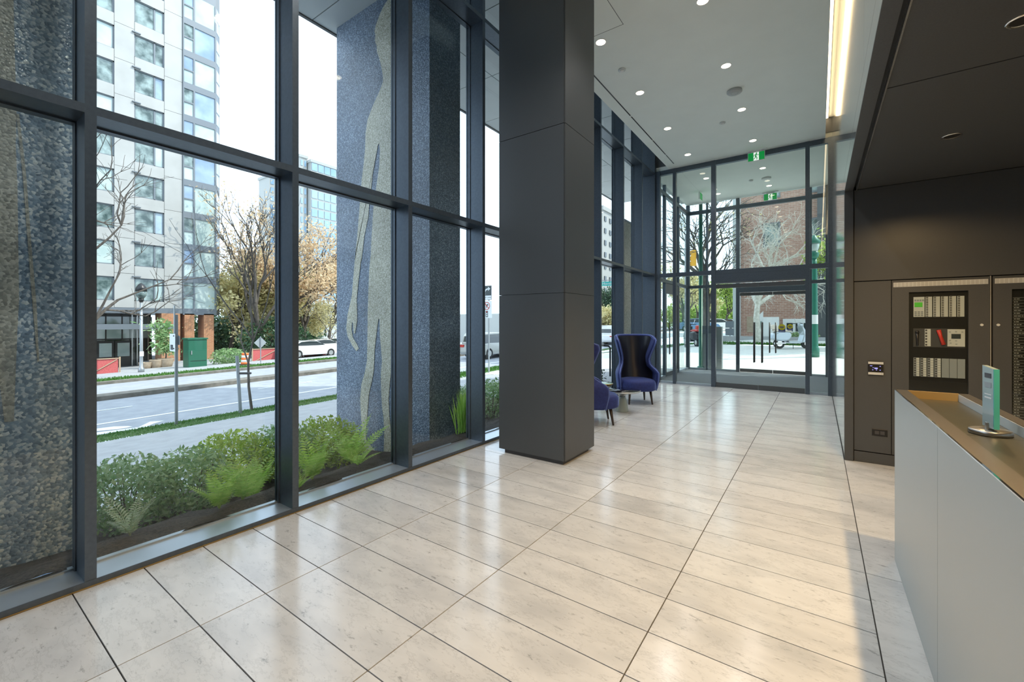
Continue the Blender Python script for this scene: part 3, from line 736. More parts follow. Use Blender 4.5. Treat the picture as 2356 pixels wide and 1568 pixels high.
BX(DX1 - 0.047, DX1 - 0.045, DY0, DY1 - 0.02, DZ - 0.058, DZ - 0.003).build('glass_lip', mat('pale_lip', (0.55, 0.62, 0.64), 0.2), dk)
BX(DX0 + 0.06, DX1 - 0.047, DY0, 2.55, DZ - 0.06, DZ - 0.045).build('counter_inlay', M['tan'], dk)
BX(DX0 + 0.06, DX1 - 0.047, 2.553, DY1 - 0.02, DZ - 0.06, DZ - 0.045).build('counter_inlay', M['tan'], dk)
# glass award on the counter
aw = thing('glass_award', 'upright thick glass award on a round steel base', 'award', (0.585, 2.62, DZ - 0.045))
L = aw.location
MB().lathe([(0.062, 0.0), (0.065, 0.003), (0.065, 0.018), (0.060, 0.021)], L, 32).build('base', M['steel'], aw, True)
BX(L.x - 0.014, L.x + 0.014, L.y - 0.012, L.y + 0.012, L.z + 0.021, L.z + 0.05).build('clamp', M['steel'], aw, bevel=0.002)
def slab(p0, p1, th, z0, z1, zt0, name, m, parent):
    p0, p1 = Vector(p0), Vector(p1); d = (p1 - p0).normalized(); n = Vector((-d.y, d.x)) * th/2
    mb = MB(); q = [p0 + n, p0 - n, p1 - n, p1 + n]
    zb = [z0, z0, z0, z0]; zt = [zt0, zt0, z1, z1]
    mb.v = [(a.x, a.y, z) for a, z in zip(q, zb)] + [(a.x, a.y, z) for a, z in zip(q, zt)]
    mb.f = [(0,3,2,1),(4,5,6,7),(0,1,5,4),(1,2,6,5),(2,3,7,6),(3,0,4,7)]
    return mb.build(name, m, parent)
c = Vector((L.x, L.y)); dv = Vector((0.13, -0.99)).normalized()
p0, p1 = c - dv*0.045, c + dv*0.045
slab(p0, p1, 0.016, L.z + 0.03, L.z + 0.275, L.z + 0.285, 'glass_slab', mat('frosted_award_glass', (0.50, 0.62, 0.62), 0.08, spec=0.9, coat=1.0), aw)
slab(p1 + dv*0.0005, p1 + dv*0.006, 0.0165, L.z + 0.03, L.z + 0.275, L.z + 0.275, 'glass_edge', M['awardedge'], aw)
nrm = Vector((-dv.y, dv.x))
for zz, hh, mm in ((0.235, 0.020, M['dark']), (0.195, 0.022, M['signback']), (0.15, 0.006, M['white']), (0.165, 0.004, M['white'])):
    pr = slab(p0 + dv*0.02 - nrm*0.0085, p1 - dv*0.015 - nrm*0.0085, 0.0006, L.z + zz, L.z + zz + hh, L.z + zz + hh, 'printed_mark', mm, aw)

# ------------------------------------------------------------------ wall devices and cabinets
ic = thing('intercom_panel', 'small silver intercom screen on the narrow dark wall panel', 'intercom', (0.497, YB, 1.02))
yf = YB
BX(0.435, 0.559, yf - 0.018, yf, 0.951, 1.087).build('body', M['black'], ic)
BX(0.435, 0.559, yf - 0.022, yf - 0.018, 1.063, 1.087).build('top_band', M['label'], ic)
BX(0.435, 0.559, yf - 0.022, yf - 0.018, 0.951, 0.976).build('bottom_band', M['label'], ic)
BX(0.545, 0.550, yf - 0.024, yf - 0.022, 0.962, 0.967).build('button', M['black'], ic)
sg = MB()
for i, dgt in enumerate((0.488, 0.497, 0.506)):
    sg.box(dgt, dgt + 0.006, yf - 0.0186, yf - 0.0181, 1.012, 1.026)
for a, b in ((0.450, 1.042), (0.459, 1.042), (0.472, 1.022), (0.468, 1.000), (0.498, 1.000), (0.528, 1.000), (0.528, 1.040)):
    sg.box(a, a + 0.010, yf - 0.0186, yf - 0.0181, b, b + 0.004)
sg.build('screen_icons', M['screen'], ic)
ou = thing('floor_box_outlet', 'black outlet plate low on the narrow dark wall panel', 'outlet', (0.53, YB, 0.336))
BX(0.467, 0.594, yf - 0.006, yf, 0.300, 0.373).build('cover_plate', M['black'], ou, bevel=0.002)
for x in (0.49, 0.535):
    BX(x, x + 0.035, yf - 0.008, yf - 0.006, 0.318, 0.354).build('socket', M['dark'], ou)

def cabinet_door(name, label, cat, x0, x1, win):
    t = thing(name, label, cat, ((x0 + x1)/2, YB, 0.122))
    wx0, wx1, wz0, wz1 = win; z0, z1 = 0.122, 1.945; y0 = YB - 0.004; y1 = YB + 0.024
    mb = MB(); mb.box(x0, wx0, y0, y1, z0, z1).box(wx1, x1, y0, y1, z0, z1).box(wx0, wx1, y0, y1, z0, wz0).box(wx0, wx1, y0, y1, wz1, z1)
    mb.build('door', M['panel'], t)
    BX(wx0, wx1, y1 - 0.004, y1 + 0.003, wz0, wz1).build('recess', M['black'], t)
    g = BX(x0 + 0.012, x1 - 0.012, y0 - 0.003, y0, 1.873, 1.921).build('vent_grille', M['label'], t)
    n = max(4, int((x1 - x0) / 0.03)); w = (x1 - x0 - 0.024) / n
    sl = MB()
    for i in range(n):
        for r in range(4):
            sl.box(x0 + 0.012 + i*w + 0.005, x0 + 0.012 + (i+1)*w - 0.003, y0 - 0.0036, y0 - 0.003, 1.877 + r*0.011, 1.882 + r*0.011)
    sl.build('vent_slots', M['grille'], g)
    return t
fp = cabinet_door('fire_alarm_cabinet', 'dark wall cabinet with glazed fire alarm control panel', 'fire panel', 0.628, 1.332, (0.76, 1.189, 0.40, 1.816))
yi = YB + 0.018
def module(x0, x1, z0, z1, rows, m=None, lab=True, dark_first=True, name='module'):
    o = BX(x0 + 0.001, x1 - 0.001, yi - 0.008, yi, z0, z1).build(name, m or M['module'], fp)
    if rows:
        w = x1 - x0; h = (z1 - z0) / rows
        a, b = MB(), MB()
        for r in range(rows):
            zb = z0 + r*h
            a.box(x0 + 0.10*w, x0 + 0.40*w, yi - 0.0095, yi - 0.008, zb + h*0.22, zb + h*0.80)
            if lab: b.box(x0 + 0.48*w, x0 + 0.92*w, yi - 0.009, yi - 0.008, zb + h*0.10, zb + h*0.90)
        a.build('button_column', M['dark'], o)
        if lab: b.build('label_strip', M['label'], o)
    return o
X0, X1 = 0.796, 1.171
o = module(X0, X0 + 0.085, 1.562, 1.766, 0, M['label'], name='display_module')
BX(X0 + 0.008, X0 + 0.068, yi - 0.010, yi - 0.008, 1.663, 1.71).build('green_display', M['lcd'], o)
k = MB()
for i in range(4): k.box(X0 + 0.008 + i*0.019, X0 + 0.022 + i*0.019, yi - 0.0095, yi - 0.008, 1.722, 1.74)
for i in range(3):
    for j in range(3): k.box(X0 + 0.008 + i*0.024, X0 + 0.026 + i*0.024, yi - 0.0095, yi - 0.008, 1.57 + j*0.018, 1.584 + j*0.018)
k.build('keypad', M['module'], o)
w = (X1 - X0 - 0.09) / 5
for i in range(5): module(X0 + 0.09 + i*w, X0 + 0.09 + (i+1)*w - 0.006, 1.562, 1.766, 12, M['label'])
BX(X0, X1, yi - 0.004, yi, 1.255, 1.445).build('telephone_bay', M['dark'], fp)
mc = MB().tube([(X0 + 0.03, yi - 0.015, 1.27), (X0 + 0.028, yi - 0.015, 1.40)], [0.009, 0.012], 10).lathe([(0.016, 0), (0.018, 0.012), (0.008, 0.022)], (X0 + 0.028, yi - 0.015, 1.40), 12)
mc.build('microphone', M['black'], fp, True)
module(X0 + 0.085, X0 + 0.13, 1.265, 1.44, 6, M['label'], False)
hs = MB().tube([(X0 + 0.185, yi - 0.016, 1.43), (X0 + 0.20, yi - 0.022, 1.36), (X0 + 0.222, yi - 0.016, 1.285)], [0.018, 0.014, 0.018], 10)
hs.build('handset', M['red'], fp, True)
o = BX(X1 - 0.125, X1 - 0.003, yi - 0.010, yi, 1.268, 1.438).build('annunciator', M['label'], fp)
BX(X1 - 0.098, X1 - 0.032, yi - 0.012, yi - 0.010, 1.345, 1.392).build('display', M['signblack'], o)
k = MB()
for a, b in ((-0.115, 1.405), (-0.072, 1.408), (-0.028, 1.405), (-0.115, 1.32), (-0.072, 1.318), (-0.11, 1.295), (-0.07, 1.285)):
    k.box(X1 + a, X1 + a + 0.014, yi - 0.011, yi - 0.010, b, b + 0.012)
k.build('keypad', M['signback'], o)
for i in range(4): module(X0 + i*0.052, X0 + (i+1)*0.052 - 0.004, 0.956, 1.146, 8, M['module'])
for i in range(3): module(X0 + 0.208 + i*0.0557, X0 + 0.208 + (i+1)*0.0557 - 0.001, 0.956, 1.146, 0, M['module'], name='blank_plate')
BX(0.76, 1.189, YB - 0.002, YB, 0.40, 1.816).build('viewing_pane', M['glass'], fp)
kl = MB().tube([(1.277, YB - 0.002, 1.482), (1.277, YB - 0.014, 1.482)], 0.012, 14); kl.build('key_lock', M['label'], fp)
dc = cabinet_door('directory_cabinet', 'dark wall cabinet with black tenant directory board', 'directory', 1.352, 2.05, (1.473, 1.90, 0.40, 1.815))
BX(1.482, 1.89, yi - 0.004, yi, 0.42, 1.74).build('board', M['black'], dc)
ln, tx = MB(), MB(); random.seed(4)
for i in range(46):
    z = 1.735 - i * 0.0265
    ln.box(1.484, 1.888, yi - 0.005, yi - 0.004, z, z + 0.0025)
    x = 1.49
    for wd in range(random.choice((2, 2, 3))):
        wl = random.uniform(0.008, 0.022); tx.box(x, x + wl, yi - 0.005, yi - 0.004, z - 0.014, z - 0.009); x += wl + 0.005
ln.build('ruled_lines', M['grille'], dc); tx.build('listing_text', M['label'], dc)
BX(1.473, 1.90, YB - 0.002, YB, 0.40, 1.815).build('viewing_pane', M['glass'], dc)
MB().tube([(1.385, YB - 0.002, 1.482), (1.385, YB - 0.014, 1.482)], 0.012, 14).build('key_lock', M['label'], dc)
gap_strip = struct('lit_gap_strip', 'pale strip standing in for the lit gap between the two wall cabinets', BX(1.334, 1.340, YB - 0.004, YB + 0.03, 0.122, 1.95), M['grille'])  # light grey strip stands in for light on the glass edge and gap

# stickers on the outer doors
def sticker(label, x, z, s):
    t = thing('door_sticker', label, 'sticker', (x, YO - 0.012, z))
    y = YO - 0.0085
    BX(x - 0.085*s, x + 0.085*s, y - 0.001, y, z - 0.15*s, z - 0.0*s).build('blue_field', M['stickblue'], t)
    MB().prism(disc(x, z + 0.0, 0.088*s, 28), 'y', y - 0.001, y - 0.002).build('yellow_disc', M['stickyellow'], t)
    k = MB()
    k.box(x - 0.055*s, x + 0.055*s, y - 0.003, y - 0.002, z + 0.004*s, z + 0.022*s); k.box(x - 0.05*s, x + 0.05*s, y - 0.003, y - 0.002, z - 0.022*s, z - 0.006*s); k.box(x - 0.03*s, x + 0.03*s, y - 0.003, y - 0.002, z - 0.045*s, z - 0.036*s)
    k.build('printed_lines', M['stickblue'], t)
    BX(x - 0.07*s, x + 0.07*s, y - 0.002, y - 0.001, z - 0.125*s, z - 0.115*s).build('printed_stripe', M['signwhite'], t)
sticker('larger round yellow and blue security sticker on outer door glass', -0.865, 1.38, 1.0)
sticker('smaller round yellow and blue security sticker on outer door glass', -0.663, 1.40, 0.78)
# ------------------------------------------------------------------ outdoor ground
def zr(X, Y): return -1.26 + 0.021 * Y - (0.04 * (abs(X) - 20) if abs(X) > 20 else 0)
def zp(Y): return 0.04 * (Y - 14.8)
def gs(X, Y):
    if X >= -5: return zp(Y)
    if X <= -13.1: return zr(X, Y) + 0.05
    k = (-5 - X) / 8.1
    return zp(Y) * (1 - k) + (zr(-13.1, Y) + 0.05) * k
def strip(name, label, xs, y0, y1, zf, m, dy=3.0, kind='structure', parent=None):
    mb = MB(); ny = max(1, int((y1 - y0) / dy)); n = len(xs)
    for j in range(ny + 1):
        y = y0 + (y1 - y0) * j / ny
        for x in xs: mb.v.append((x, y, zf(x, y)))
    for j in range(ny):
        for i in range(n - 1): mb.f.append((j*n + i, j*n + i + 1, (j+1)*n + i + 1, (j+1)*n + i))
    o = mb.build(name, m, parent)
    if label: tag(o, label, None, None, kind)
    return o
strip('sidewalk', 'pale concrete sidewalk beyond the planting bed', [-13.15, -11, -9, -7, -6.5, -5, -3.62], -14, 14.79, lambda x, y: gs(x, y) - 0.02, M['concrete'])
strip('pavement_plaza', 'sunlit pale paved plaza outside the entrance', [-13.15, -11, -9, -7, -5, -3, 0, 4, 14], 14.79, 24.6, lambda x, y: gs(x, y) - 0.01, M['plaza'])
strip('road', 'grey asphalt street with lane markings', [-28.0, -24, -21, -20.1, -16, -14.1], -30, 120, zr, M['asphalt'], 5)
rd2 = strip('road_cross', 'pale side street beyond the plaza', [-13.2, -8, -3, 14], 25.6, 29.2, lambda x, y: gs(x, y) - 0.03, M['plaza'], 2)
strip('sidewalk_far', 'pale far sidewalk across the street', [-80, -44, -36, -31.6, -30.2], -30, 120, lambda x, y: zr(x, y) + 0.12, M['concrete'], 5)
strip('lawn_far', 'thin grass verge across the street', [-30.2, -28.4], -30, 120, lambda x, y: zr(x, y) + 0.13, M['grassbed'], 5)
strip('ground_far', 'pale far ground beyond the side street', [-13.2, 14], 29.2, 120, lambda x, y: 0.58, M['plaza'], 10)
strip('lawn_cross', 'narrow grass verge beyond the plaza', [-13.2, -8, -3, 14], 24.6, 25.6, lambda x, y: gs(x, y) + 0.03, M['grassbed'], 1)
def curb(name, label, x0, x1, h, base=0.0, y0=-30, y1=100):
    mb = MB(); n = 26
    for j in range(n + 1):
        y = y0 + (y1 - y0) * j / n
        z = zr((x0 + x1)/2, y) + base
        mb.v += [(x0, y, z - 0.3), (x0, y, z + h), (x1, y, z + h), (x1, y, z - 0.3)]
    for j in range(n):
        for i in range(3): mb.f.append((j*4 + i, j*4 + i + 1, (j+1)*4 + i + 1, (j+1)*4 + i))
    o = mb.build(name, M['curb']); return tag(o, label, None, None, 'structure')
curb('curb_median', 'dark concrete median curb down the middle of the street', -20.9, -20.15, 0.17)
curb('curb_far', 'concrete curb along the far grass verge', -28.4, -28.0, 0.14)
# lane markings
tag(strip('lane_line', None, [-15.68, -15.53], -20, 90, lambda x, y: zr(x, y) + 0.006, M['paintwhite'], 10), 'solid white lane line on the street', 'road marking')
for i, y in enumerate(range(2, 60, 6)):
    if i < 3: tag(strip('lane_dash', None, [-18.0, -17.9], y, y + 2.2, lambda x, y: zr(x, y) + 0.006, M['paintwhite'], 1), 'short white dash of the broken lane line, ' + ('nearest the first mullion', 'behind the sapling', 'beyond the second mullion')[i], 'road marking', 'lane dashes on the street')
ta = thing('turn_arrow', 'white turn arrow painted in the near street lane', 'road marking', (-14.5, 3, zr(-14.5, 3)))
def gpoly(px, name, parent, m, up=0.007):
    mb = MB(); vs = []
    for x, y in px:
        u, v = (x - 1178.0) / F_PX, -(y - HORIZON) / F_PX
        c, s_ = math.cos(YAW), math.sin(YAW); rx, ry = u*c - s_, u*s_ + c
        t = (-1.26 - 1.5) / (v - 0.021 * ry)
        vs.append((t*rx, t*ry, zr(t*rx, t*ry) + up))
    mb.v = vs; mb.f = [tuple(range(len(vs)))]
    return mb.build(name, m, parent)
gpoly([(150, 1008), (222, 995), (300, 985), (318, 983), (345, 970), (378, 967.5), (352, 975), (326, 988), (290, 990), (222, 1001), (150, 1013)], 'arrow_shaft', ta, M['paintwhite'])
gpoly([(150, 996), (222, 986), (262, 981), (295, 980), (305, 982), (275, 987), (222, 992), (150, 1001)], 'arrow_head', ta, M['paintwhite'])

# ------------------------------------------------------------------ grass strip, planting bed
rng = np.random.default_rng(3)
def blades(name, label, xs, ys, zf, n, h, m, w=0.012, lean=0.04):
    mb = MB()
    X = rng.uniform(xs[0], xs[1], n); Y = rng.uniform(ys[0], ys[1], n)
    for x, y in zip(X, Y):
        z = zf(x, y); a = rng.uniform(0, PI); hh = h * rng.uniform(0.5, 1.2); dx, dy = math.cos(a)*w, math.sin(a)*w
        lx, ly = rng.normal(0, lean, 2)
        mb.tri((x - dx, y - dy, z), (x + dx, y + dy, z), (x + lx, y + ly, z + hh))
    o = mb.build(name, m); return tag(o, label, 'grass', None, 'stuff')
strip('lawn_near', 'narrow turf strip between sidewalk and street', [-14.12, -13.5, -13.15], -6, 40, lambda x, y: zr(x, y) + (0.004 if x < -14 else 0.04), M['grassbed'], 2)
blades('grass_near', 'fresh green grass on the strip beside the street', (-14.0, -13.12), (0, 11), lambda x, y: zr(x, y) + 0.01, 15000, 0.06, M['grass'])
blades('grass_further', 'sunlit green grass further along the street strip', (-14.1, -12.2), (11, 22), lambda x, y: zr(x, y) + 0.03, 9000, 0.10, M['grass'], 0.02)
blades('grass_cross', 'green grass on the verge beyond the plaza', (-9, 6), (24.6, 25.6), lambda x, y: gs(x, y) + 0.02, 5000, 0.10, M['grass'], 0.025)
blades('grass_far', 'green grass on the verge across the street', (-30.2, -28.4), (4, 26), lambda x, y: zr(x, y) + 0.12, 7000, 0.12, M['grass'], 0.03)
def zsoil(x, y):
    return float(np.interp(-x, [3.62, 3.85, 4.3, 5.0, 6.6], [0.040, 0.03, -0.10, zp(y) + 0.04, gs(-6.6, y) + 0.02])) + 0.018*math.sin(9*x + 7*y) + 0.012*math.sin(17*y - 5*x)
strip('ground_planting_bed', 'dark bark soil of the planting bed along the glass', [-6.6, -6, -5.5, -5, -4.65, -4.3, -4.1, -3.95, -3.8, -3.7, -3.612], -3, 11.2, zsoil, M['soil'], 0.18)
strip('kerb_planting_bed', 'pale concrete edge of the planting bed', [-6.75, -6.6], -3, 11.2, lambda x, y: gs(x, y) + 0.05, M['concrete'], 1)

def leaf_shrub(label, c, r, n, size, m, name='hedge_shrub', group=None, top=1.0, stems=True):
    t = thing(name, label, 'shrub', (c[0], c[1], c[2]), group)
    mb = MB()
    for _ in range(n):
        d = rng.normal(0, 1, 3); d /= np.linalg.norm(d); k = rng.uniform(0.55, 1.05)
        p = np.array([c[0] + d[0]*r[0]*k, c[1] + d[1]*r[1]*k, c[2] + r[2]*0.9 + d[2]*r[2]*k])
        if p[2] < c[2]: p[2] = c[2] + rng.uniform(0, r[2])
        a = rng.normal(0, 1, 3); a /= np.linalg.norm(a); b = np.cross(a, rng.normal(0, 1, 3)); b /= np.linalg.norm(b) + 1e-9
        s = size * rng.uniform(0.6, 1.3)
        mb.quad(p - a*s, p + b*s*0.45, p + a*s, p - b*s*0.45)
    mb.build('leaves', m, t)
    if stems:
        st = MB()
        for _ in range(7):
            a = rng.uniform(0, 2*PI); st.tube([(c[0], c[1], c[2] - 0.05), (c[0] + math.cos(a)*r[0]*0.5, c[1] + math.sin(a)*r[1]*0.5, c[2] + r[2]*1.3)], [0.010, 0.004], 4)
        st.build('stems', M['bark'], t)
    return t
hedge_spots = [(1.30, 0, 'first bush past the first mullion'), (1.82, 0, 'second bush past the first mullion'), (2.34, 1, 'lime tipped bush in the middle of the first street window'), (2.88, 0, 'bush behind the second mullion'), (3.42, 1, 'lime tipped bush left of the figure pillar'), (5.5, 0, 'first bush past the figure pillar'), (6.1, 0, 'second bush past the figure pillar'), (7.0, 0, 'third bush past the figure pillar')]
for i, (y, lime, wh) in enumerate(hedge_spots):
    leaf_shrub('low leafy green hedge shrub, %s' % wh, (-5.75 + 0.12*math.sin(i*2.1), y, zsoil(-5.8, y)), (0.62, 0.42, 0.36), 3000, 0.030, M['hedgelight'] if lime else M['hedge'], group='hedge along the sidewalk')
leaf_shrub('low grey green shrub outside the pane beside the column', (-5.1, 6.5, zsoil(-5.1, 6.5)), (0.5, 0.5, 0.4), 900, 0.035, M['hedge'], 'low_shrub')
leaf_shrub('small leafy plant outside behind the navy chairs', (-4.5, 9.6, zsoil(-4.5, 9.6) + 0.1), (0.35, 0.5, 0.25), 350, 0.05, M['leafdark'], 'low_shrub')

def fern(label, c, n, L, m, up=0.9, name='fern'):
    t = thing(name, label, 'fern', tuple(c), 'ferns in the planting bed')
    for i in range(n):
        mb = MB(); a = 2*PI*i/n + rng.uniform(-0.3, 0.3); l = L * rng.uniform(0.7, 1.1); tilt = up * rng.uniform(0.75, 1.15)
        pts = []; p = Vector(c); d = Vector((math.cos(a)*math.cos(tilt), math.sin(a)*math.cos(tilt), math.sin(tilt))); S = 9
        for k in range(S + 1):
            pts.append(p.copy()); p = p + d * (l/S); d = (d + Vector((math.cos(a)*0.055, math.sin(a)*0.055, -0.07))).normalized()
        mb.tube(pts, [0.0035*(1 - k/(S + 2)) for k in range(S + 1)], 3, False)
        side = Vector((-math.sin(a), math.cos(a), 0))
        for k in range(2, 2*S):
            q = pts[k//2].lerp(pts[min(k//2 + 1, S)], 0.5*(k % 2)); fw = (pts[min(k//2 + 1, S)] - pts[max(k//2 - 1, 0)]).normalized()
            pl = l * 0.18 * math.sin(PI * min(1, 0.18 + 0.86*k/(2*S))) ** 0.8
            for s in (-1, 1):
                e = q + side*s*pl + fw*pl*0.35 + Vector((0, 0, -pl*0.15)); w = fw * (l/S)*0.20
                mb.quad(q - w, q.lerp(e, 0.45) - w*0.9, e, q.lerp(e, 0.45) + w*0.9)
        mb.build('frond', m, t)
    return t
fern('small pale fern uncurling beside the first mullion', (-3.90, 0.90, zsoil(-3.9, 0.9)), 7, 0.36, M['fernpale'], 1.20)
fern('bright green fern in front of the first street window', (-3.88, 1.44, zsoil(-3.88, 1.44)), 11, 0.44, M['fern'], 1.25)
fern('bright green fern just behind the front window fern', (-4.05, 1.68, zsoil(-4.05, 1.68)), 9, 0.47, M['fern'], 1.30)
fern('bright green fern near the hedge before the second mullion', (-4.6, 2.0, zsoil(-4.6, 2.0)), 10, 0.58, M['fern'], 1.35)
fern('bright green fern past the second mullion', (-4.0, 2.28, zsoil(-4.0, 2.28)), 12, 0.58, M['fern'], 1.35)
fern('small green fern low at the second mullion', (-3.84, 2.06, zsoil(-3.84, 2.06)), 7, 0.25, M['fern'], 1.00)
fern('large bright fern in front of the mosaic figure', (-4.35, 2.95, zsoil(-4.35, 2.95)), 13, 0.63, M['fern'], 1.30)
fern('small fern at the feet of the mosaic figure', (-3.95, 2.75, zsoil(-3.95, 2.75)), 7, 0.34, M['fern'], 0.95)
tg = MB()
for _ in range(420):
    x, y = -3.93 + rng.normal(0, 0.05), 4.46 + rng.normal(0, 0.06); z = zsoil(x, y); a = rng.uniform(0, PI); hh = rng.uniform(0.3, 0.6); lx, ly = rng.normal(0, 0.05, 2)
    dx, dy = 0.006*math.cos(a), 0.006*math.sin(a)
    tg.quad((x - dx, y - dy, z), (x + dx, y + dy, z), (x + lx*0.5 + dx*0.7, y + ly*0.5 + dy*0.7, z + hh*0.6), (x + lx, y + ly, z + hh))
tag(tg.build('ornamental_grass', M['fern']), 'tuft of tall bright grass right of the figure pillar', 'grass', None, 'stuff')

# ------------------------------------------------------------------ mosaic pillars under the soffit
def unpY(x, y, Y):
    u, v = (x - 1178.0) / F_PX, -(y - HORIZON) / F_PX
    c, s_ = math.cos(YAW), math.sin(YAW); t = Y / (u*s_ + c); return (t*(u*c - s_), EYE + t*v)
pf = thing('mosaic_pillar', 'broad blue pebble mosaic pillar with a beige standing figure', 'pillar', (-5.45, 4.47, -0.8))
BX(-6.55, -4.35, 4.16, 4.78, -0.8, 6.44).build('shaft', M['mosaic'], pf)
A3 = lambda pts: [(620 + x/2.6127, y/2.6127) for x, y in pts]
A4 = lambda pts: [(620 + x/2.5286, 560 + y/2.5286) for x, y in pts]
body = A3([(735, -20), (712, 0), (695, 22), (668, 75), (640, 150), (632, 190), (638, 215), (634, 235), (638, 258), (645, 275), (646, 310), (655, 335), (668, 380), (680, 440), (683, 490), (665, 540), (620, 640), (590, 720), (578, 800), (575, 900), (565, 1000), (555, 1080), (548, 1160), (540, 1270), (528, 1420), (512, 1568)])
body += A4([(500, 60), (488, 200), (480, 300), (465, 370), (455, 410), (447, 490), (455, 540), (480, 590), (505, 625), (520, 610), (512, 590), (485, 545), (478, 500), (480, 455), (486, 462), (491, 525), (499, 520), (510, 450), (510, 385), (507, 330), (520, 200), (535, 80)])
body += A3([(553, 1568), (570, 1420), (595, 1300), (600, 1220), (612, 1130), (620, 1050), (640, 940), (653, 870), (660, 862), (665, 900), (660, 1000), (640, 1140), (625, 1250), (612, 1460)])
body += A4([(590, 60), (580, 160), (575, 300), (571, 436), (572, 445), (570, 560), (568, 680), (555, 750), (535, 820), (528, 900), (532, 980), (538, 1080), (535, 1160), (560, 1240), (650, 1240), (600, 1190), (565, 1140), (560, 1085), (567, 1020), (575, 920), (578, 880), (600, 780), (607, 740), (612, 620), (625, 500), (634, 440), (641, 440), (643, 540), (650, 620), (655, 680), (648, 760), (650, 850), (655, 950), (664, 1010), (668, 1100), (665, 1200), (668, 1290), (706, 1290), (708, 1100), (697, 1000), (693, 900), (702, 800), (712, 700), (722, 560), (736, 440), (744, 200)])
body += A3([(760, 1300), (800, 1100), (830, 900), (825, 780), (790, 640), (762, 540), (748, 470), (752, 380), (765, 280), (768, 150), (752, 40)])
fig = MB().prism([unpY(x, y, 4.156) for x, y in body], 'y', 4.158, 4.154)
fig.build('figure_inlay', M['mosaic_figure'], pf)
p2 = thing('mosaic_pillar', 'blue pebble mosaic pillar at the window edge with a partial beige figure', 'pillar', (-5.45, 0.43, -0.8))
BX(-6.55, -4.35, -0.15, 0.76, -0.8, 6.44).build('shaft', M['mosaic_large'], p2)
def unpX(x, y, X):
    u, v = (x - 1178.0) / F_PX, -(y - HORIZON) / F_PX
    c, s_ = math.cos(YAW), math.sin(YAW); t = X / (u*c - s_); return (t*(u*s_ + c), EYE + t*v)
pl = [(-60, -40), (30, -40), (34, 120), (38, 260), (36, 330), (40, 420), (42, 560), (44, 690), (40, 760), (36, 860), (32, 968), (10, 970), (-10, 800), (-60, 700)]
MB().prism([unpX(x, y, -4.346) for x, y in pl], 'x', -4.348, -4.344).build('figure_inlay', M['mosaic_grey'], p2)
pl = [(37, 262), (44, 262), (60, 400), (72, 560), (84, 700), (90, 830), (86, 833), (74, 690), (64, 560), (52, 400)]
MB().prism([unpX(x, y, -4.346) for x, y in pl], 'x', -4.348, -4.344).build('figure_inlay', M['mosaic_grey'], p2)
gw = thing('granite_screen_wall', 'pale granite screen wall outside past the navy chairs', 'wall', (-4.43, 12.4, 0))
BX(-4.50, -4.35, 11.45, 13.9, -0.3, 4.3).build('slab', M['granite'], gw)
BX(-4.52, -4.33, 11.43, 13.92, 4.3, 4.36).build('coping', M['concrete'], gw)
# ------------------------------------------------------------------ trees
def tree(name, label, base, height, r0, spread, levels, seed, bark, leafm=None, nleaf=0, lsize=0.1, cat='tree', trunk_frac=0.3, lean=(0, 0), droop=0.0, kids=3, leaf_lv=2, sides=5, group=None):
    R = random.Random(seed); t = thing(name, label, cat, tuple(base), group); wood = MB(); tips = []
    def grow(p, d, l, r, lv):
        n = 3 if lv > 1 else 4; pts = [p.copy()]; q = p.copy(); dd = d.copy()
        for i in range(n):
            dd = (dd + Vector((R.gauss(0, 0.13), R.gauss(0, 0.13), R.gauss(0.02 - droop*lv, 0.08)))).normalized(); q = q + dd * (l/n); pts.append(q.copy())
        rr = [r * (1 - 0.45*i/n) for i in range(n + 1)]
        wood.tube(pts, rr, sides if lv < 2 else (4 if lv < 3 else 3), False)
        if lv >= leaf_lv: tips.extend(pts[1:])
        if lv >= levels: return
        k = kids if lv > 0 else kids + 2
        for i in range(k):
            f = R.uniform(0.45, 1.0) if i else 1.0
            at = pts[min(n, max(1, int(round(f*n))))]
            ang = R.uniform(0.25, 0.75) * spread; az = R.uniform(0, 2*PI)
            o = dd.orthogonal().normalized(); o2 = dd.cross(o)
            nd = (dd*math.cos(ang) + (o*math.cos(az) + o2*math.sin(az))*math.sin(ang)).normalized()
            grow(at, nd, l * R.uniform(0.6, 0.85), r * R.uniform(0.5, 0.65), lv + 1)
    d0 = Vector((lean[0], lean[1], 1)).normalized()
    grow(Vector(base), d0, height*trunk_frac, r0, 0)
    wood.build('trunk', bark, t, True)
    if leafm and nleaf and tips:
        lf = MB(); rg = np.random.default_rng(seed)
        P = np.array([tuple(tips[R.randrange(len(tips))]) for _ in range(nleaf)]) + rg.normal(0, lsize*2.2, (nleaf, 3))
        A = rg.normal(0, 1, (nleaf, 3)); A /= np.linalg.norm(A, axis=1)[:, None]
        B = np.cross(A, rg.normal(0, 1, (nleaf, 3))); B /= np.linalg.norm(B, axis=1)[:, None]
        S = (lsize * rg.uniform(0.5, 1.3, nleaf))[:, None]
        V = np.stack([P - A*S, P + B*S*0.55, P + A*S, P - B*S*0.55], 1).reshape(-1, 3)
        lf.v = [tuple(v) for v in V]; lf.f = [(4*i, 4*i+1, 4*i+2, 4*i+3) for i in range(nleaf)]
        lf.build('leaves', leafm, t)
    return t
def ray(x, y, t):
    u, v = (x - 1178.0) / F_PX, -(y - HORIZON) / F_PX
    c, s_ = math.cos(YAW), math.sin(YAW); return Vector((t*(u*c - s_), t*(u*s_ + c), EYE + t*v))
def onroad(x, t):
    p = ray(x, HORIZON, t); return (p.x, p.y, zr(p.x, p.y) + (0.1 if p.x < -28 else 0))

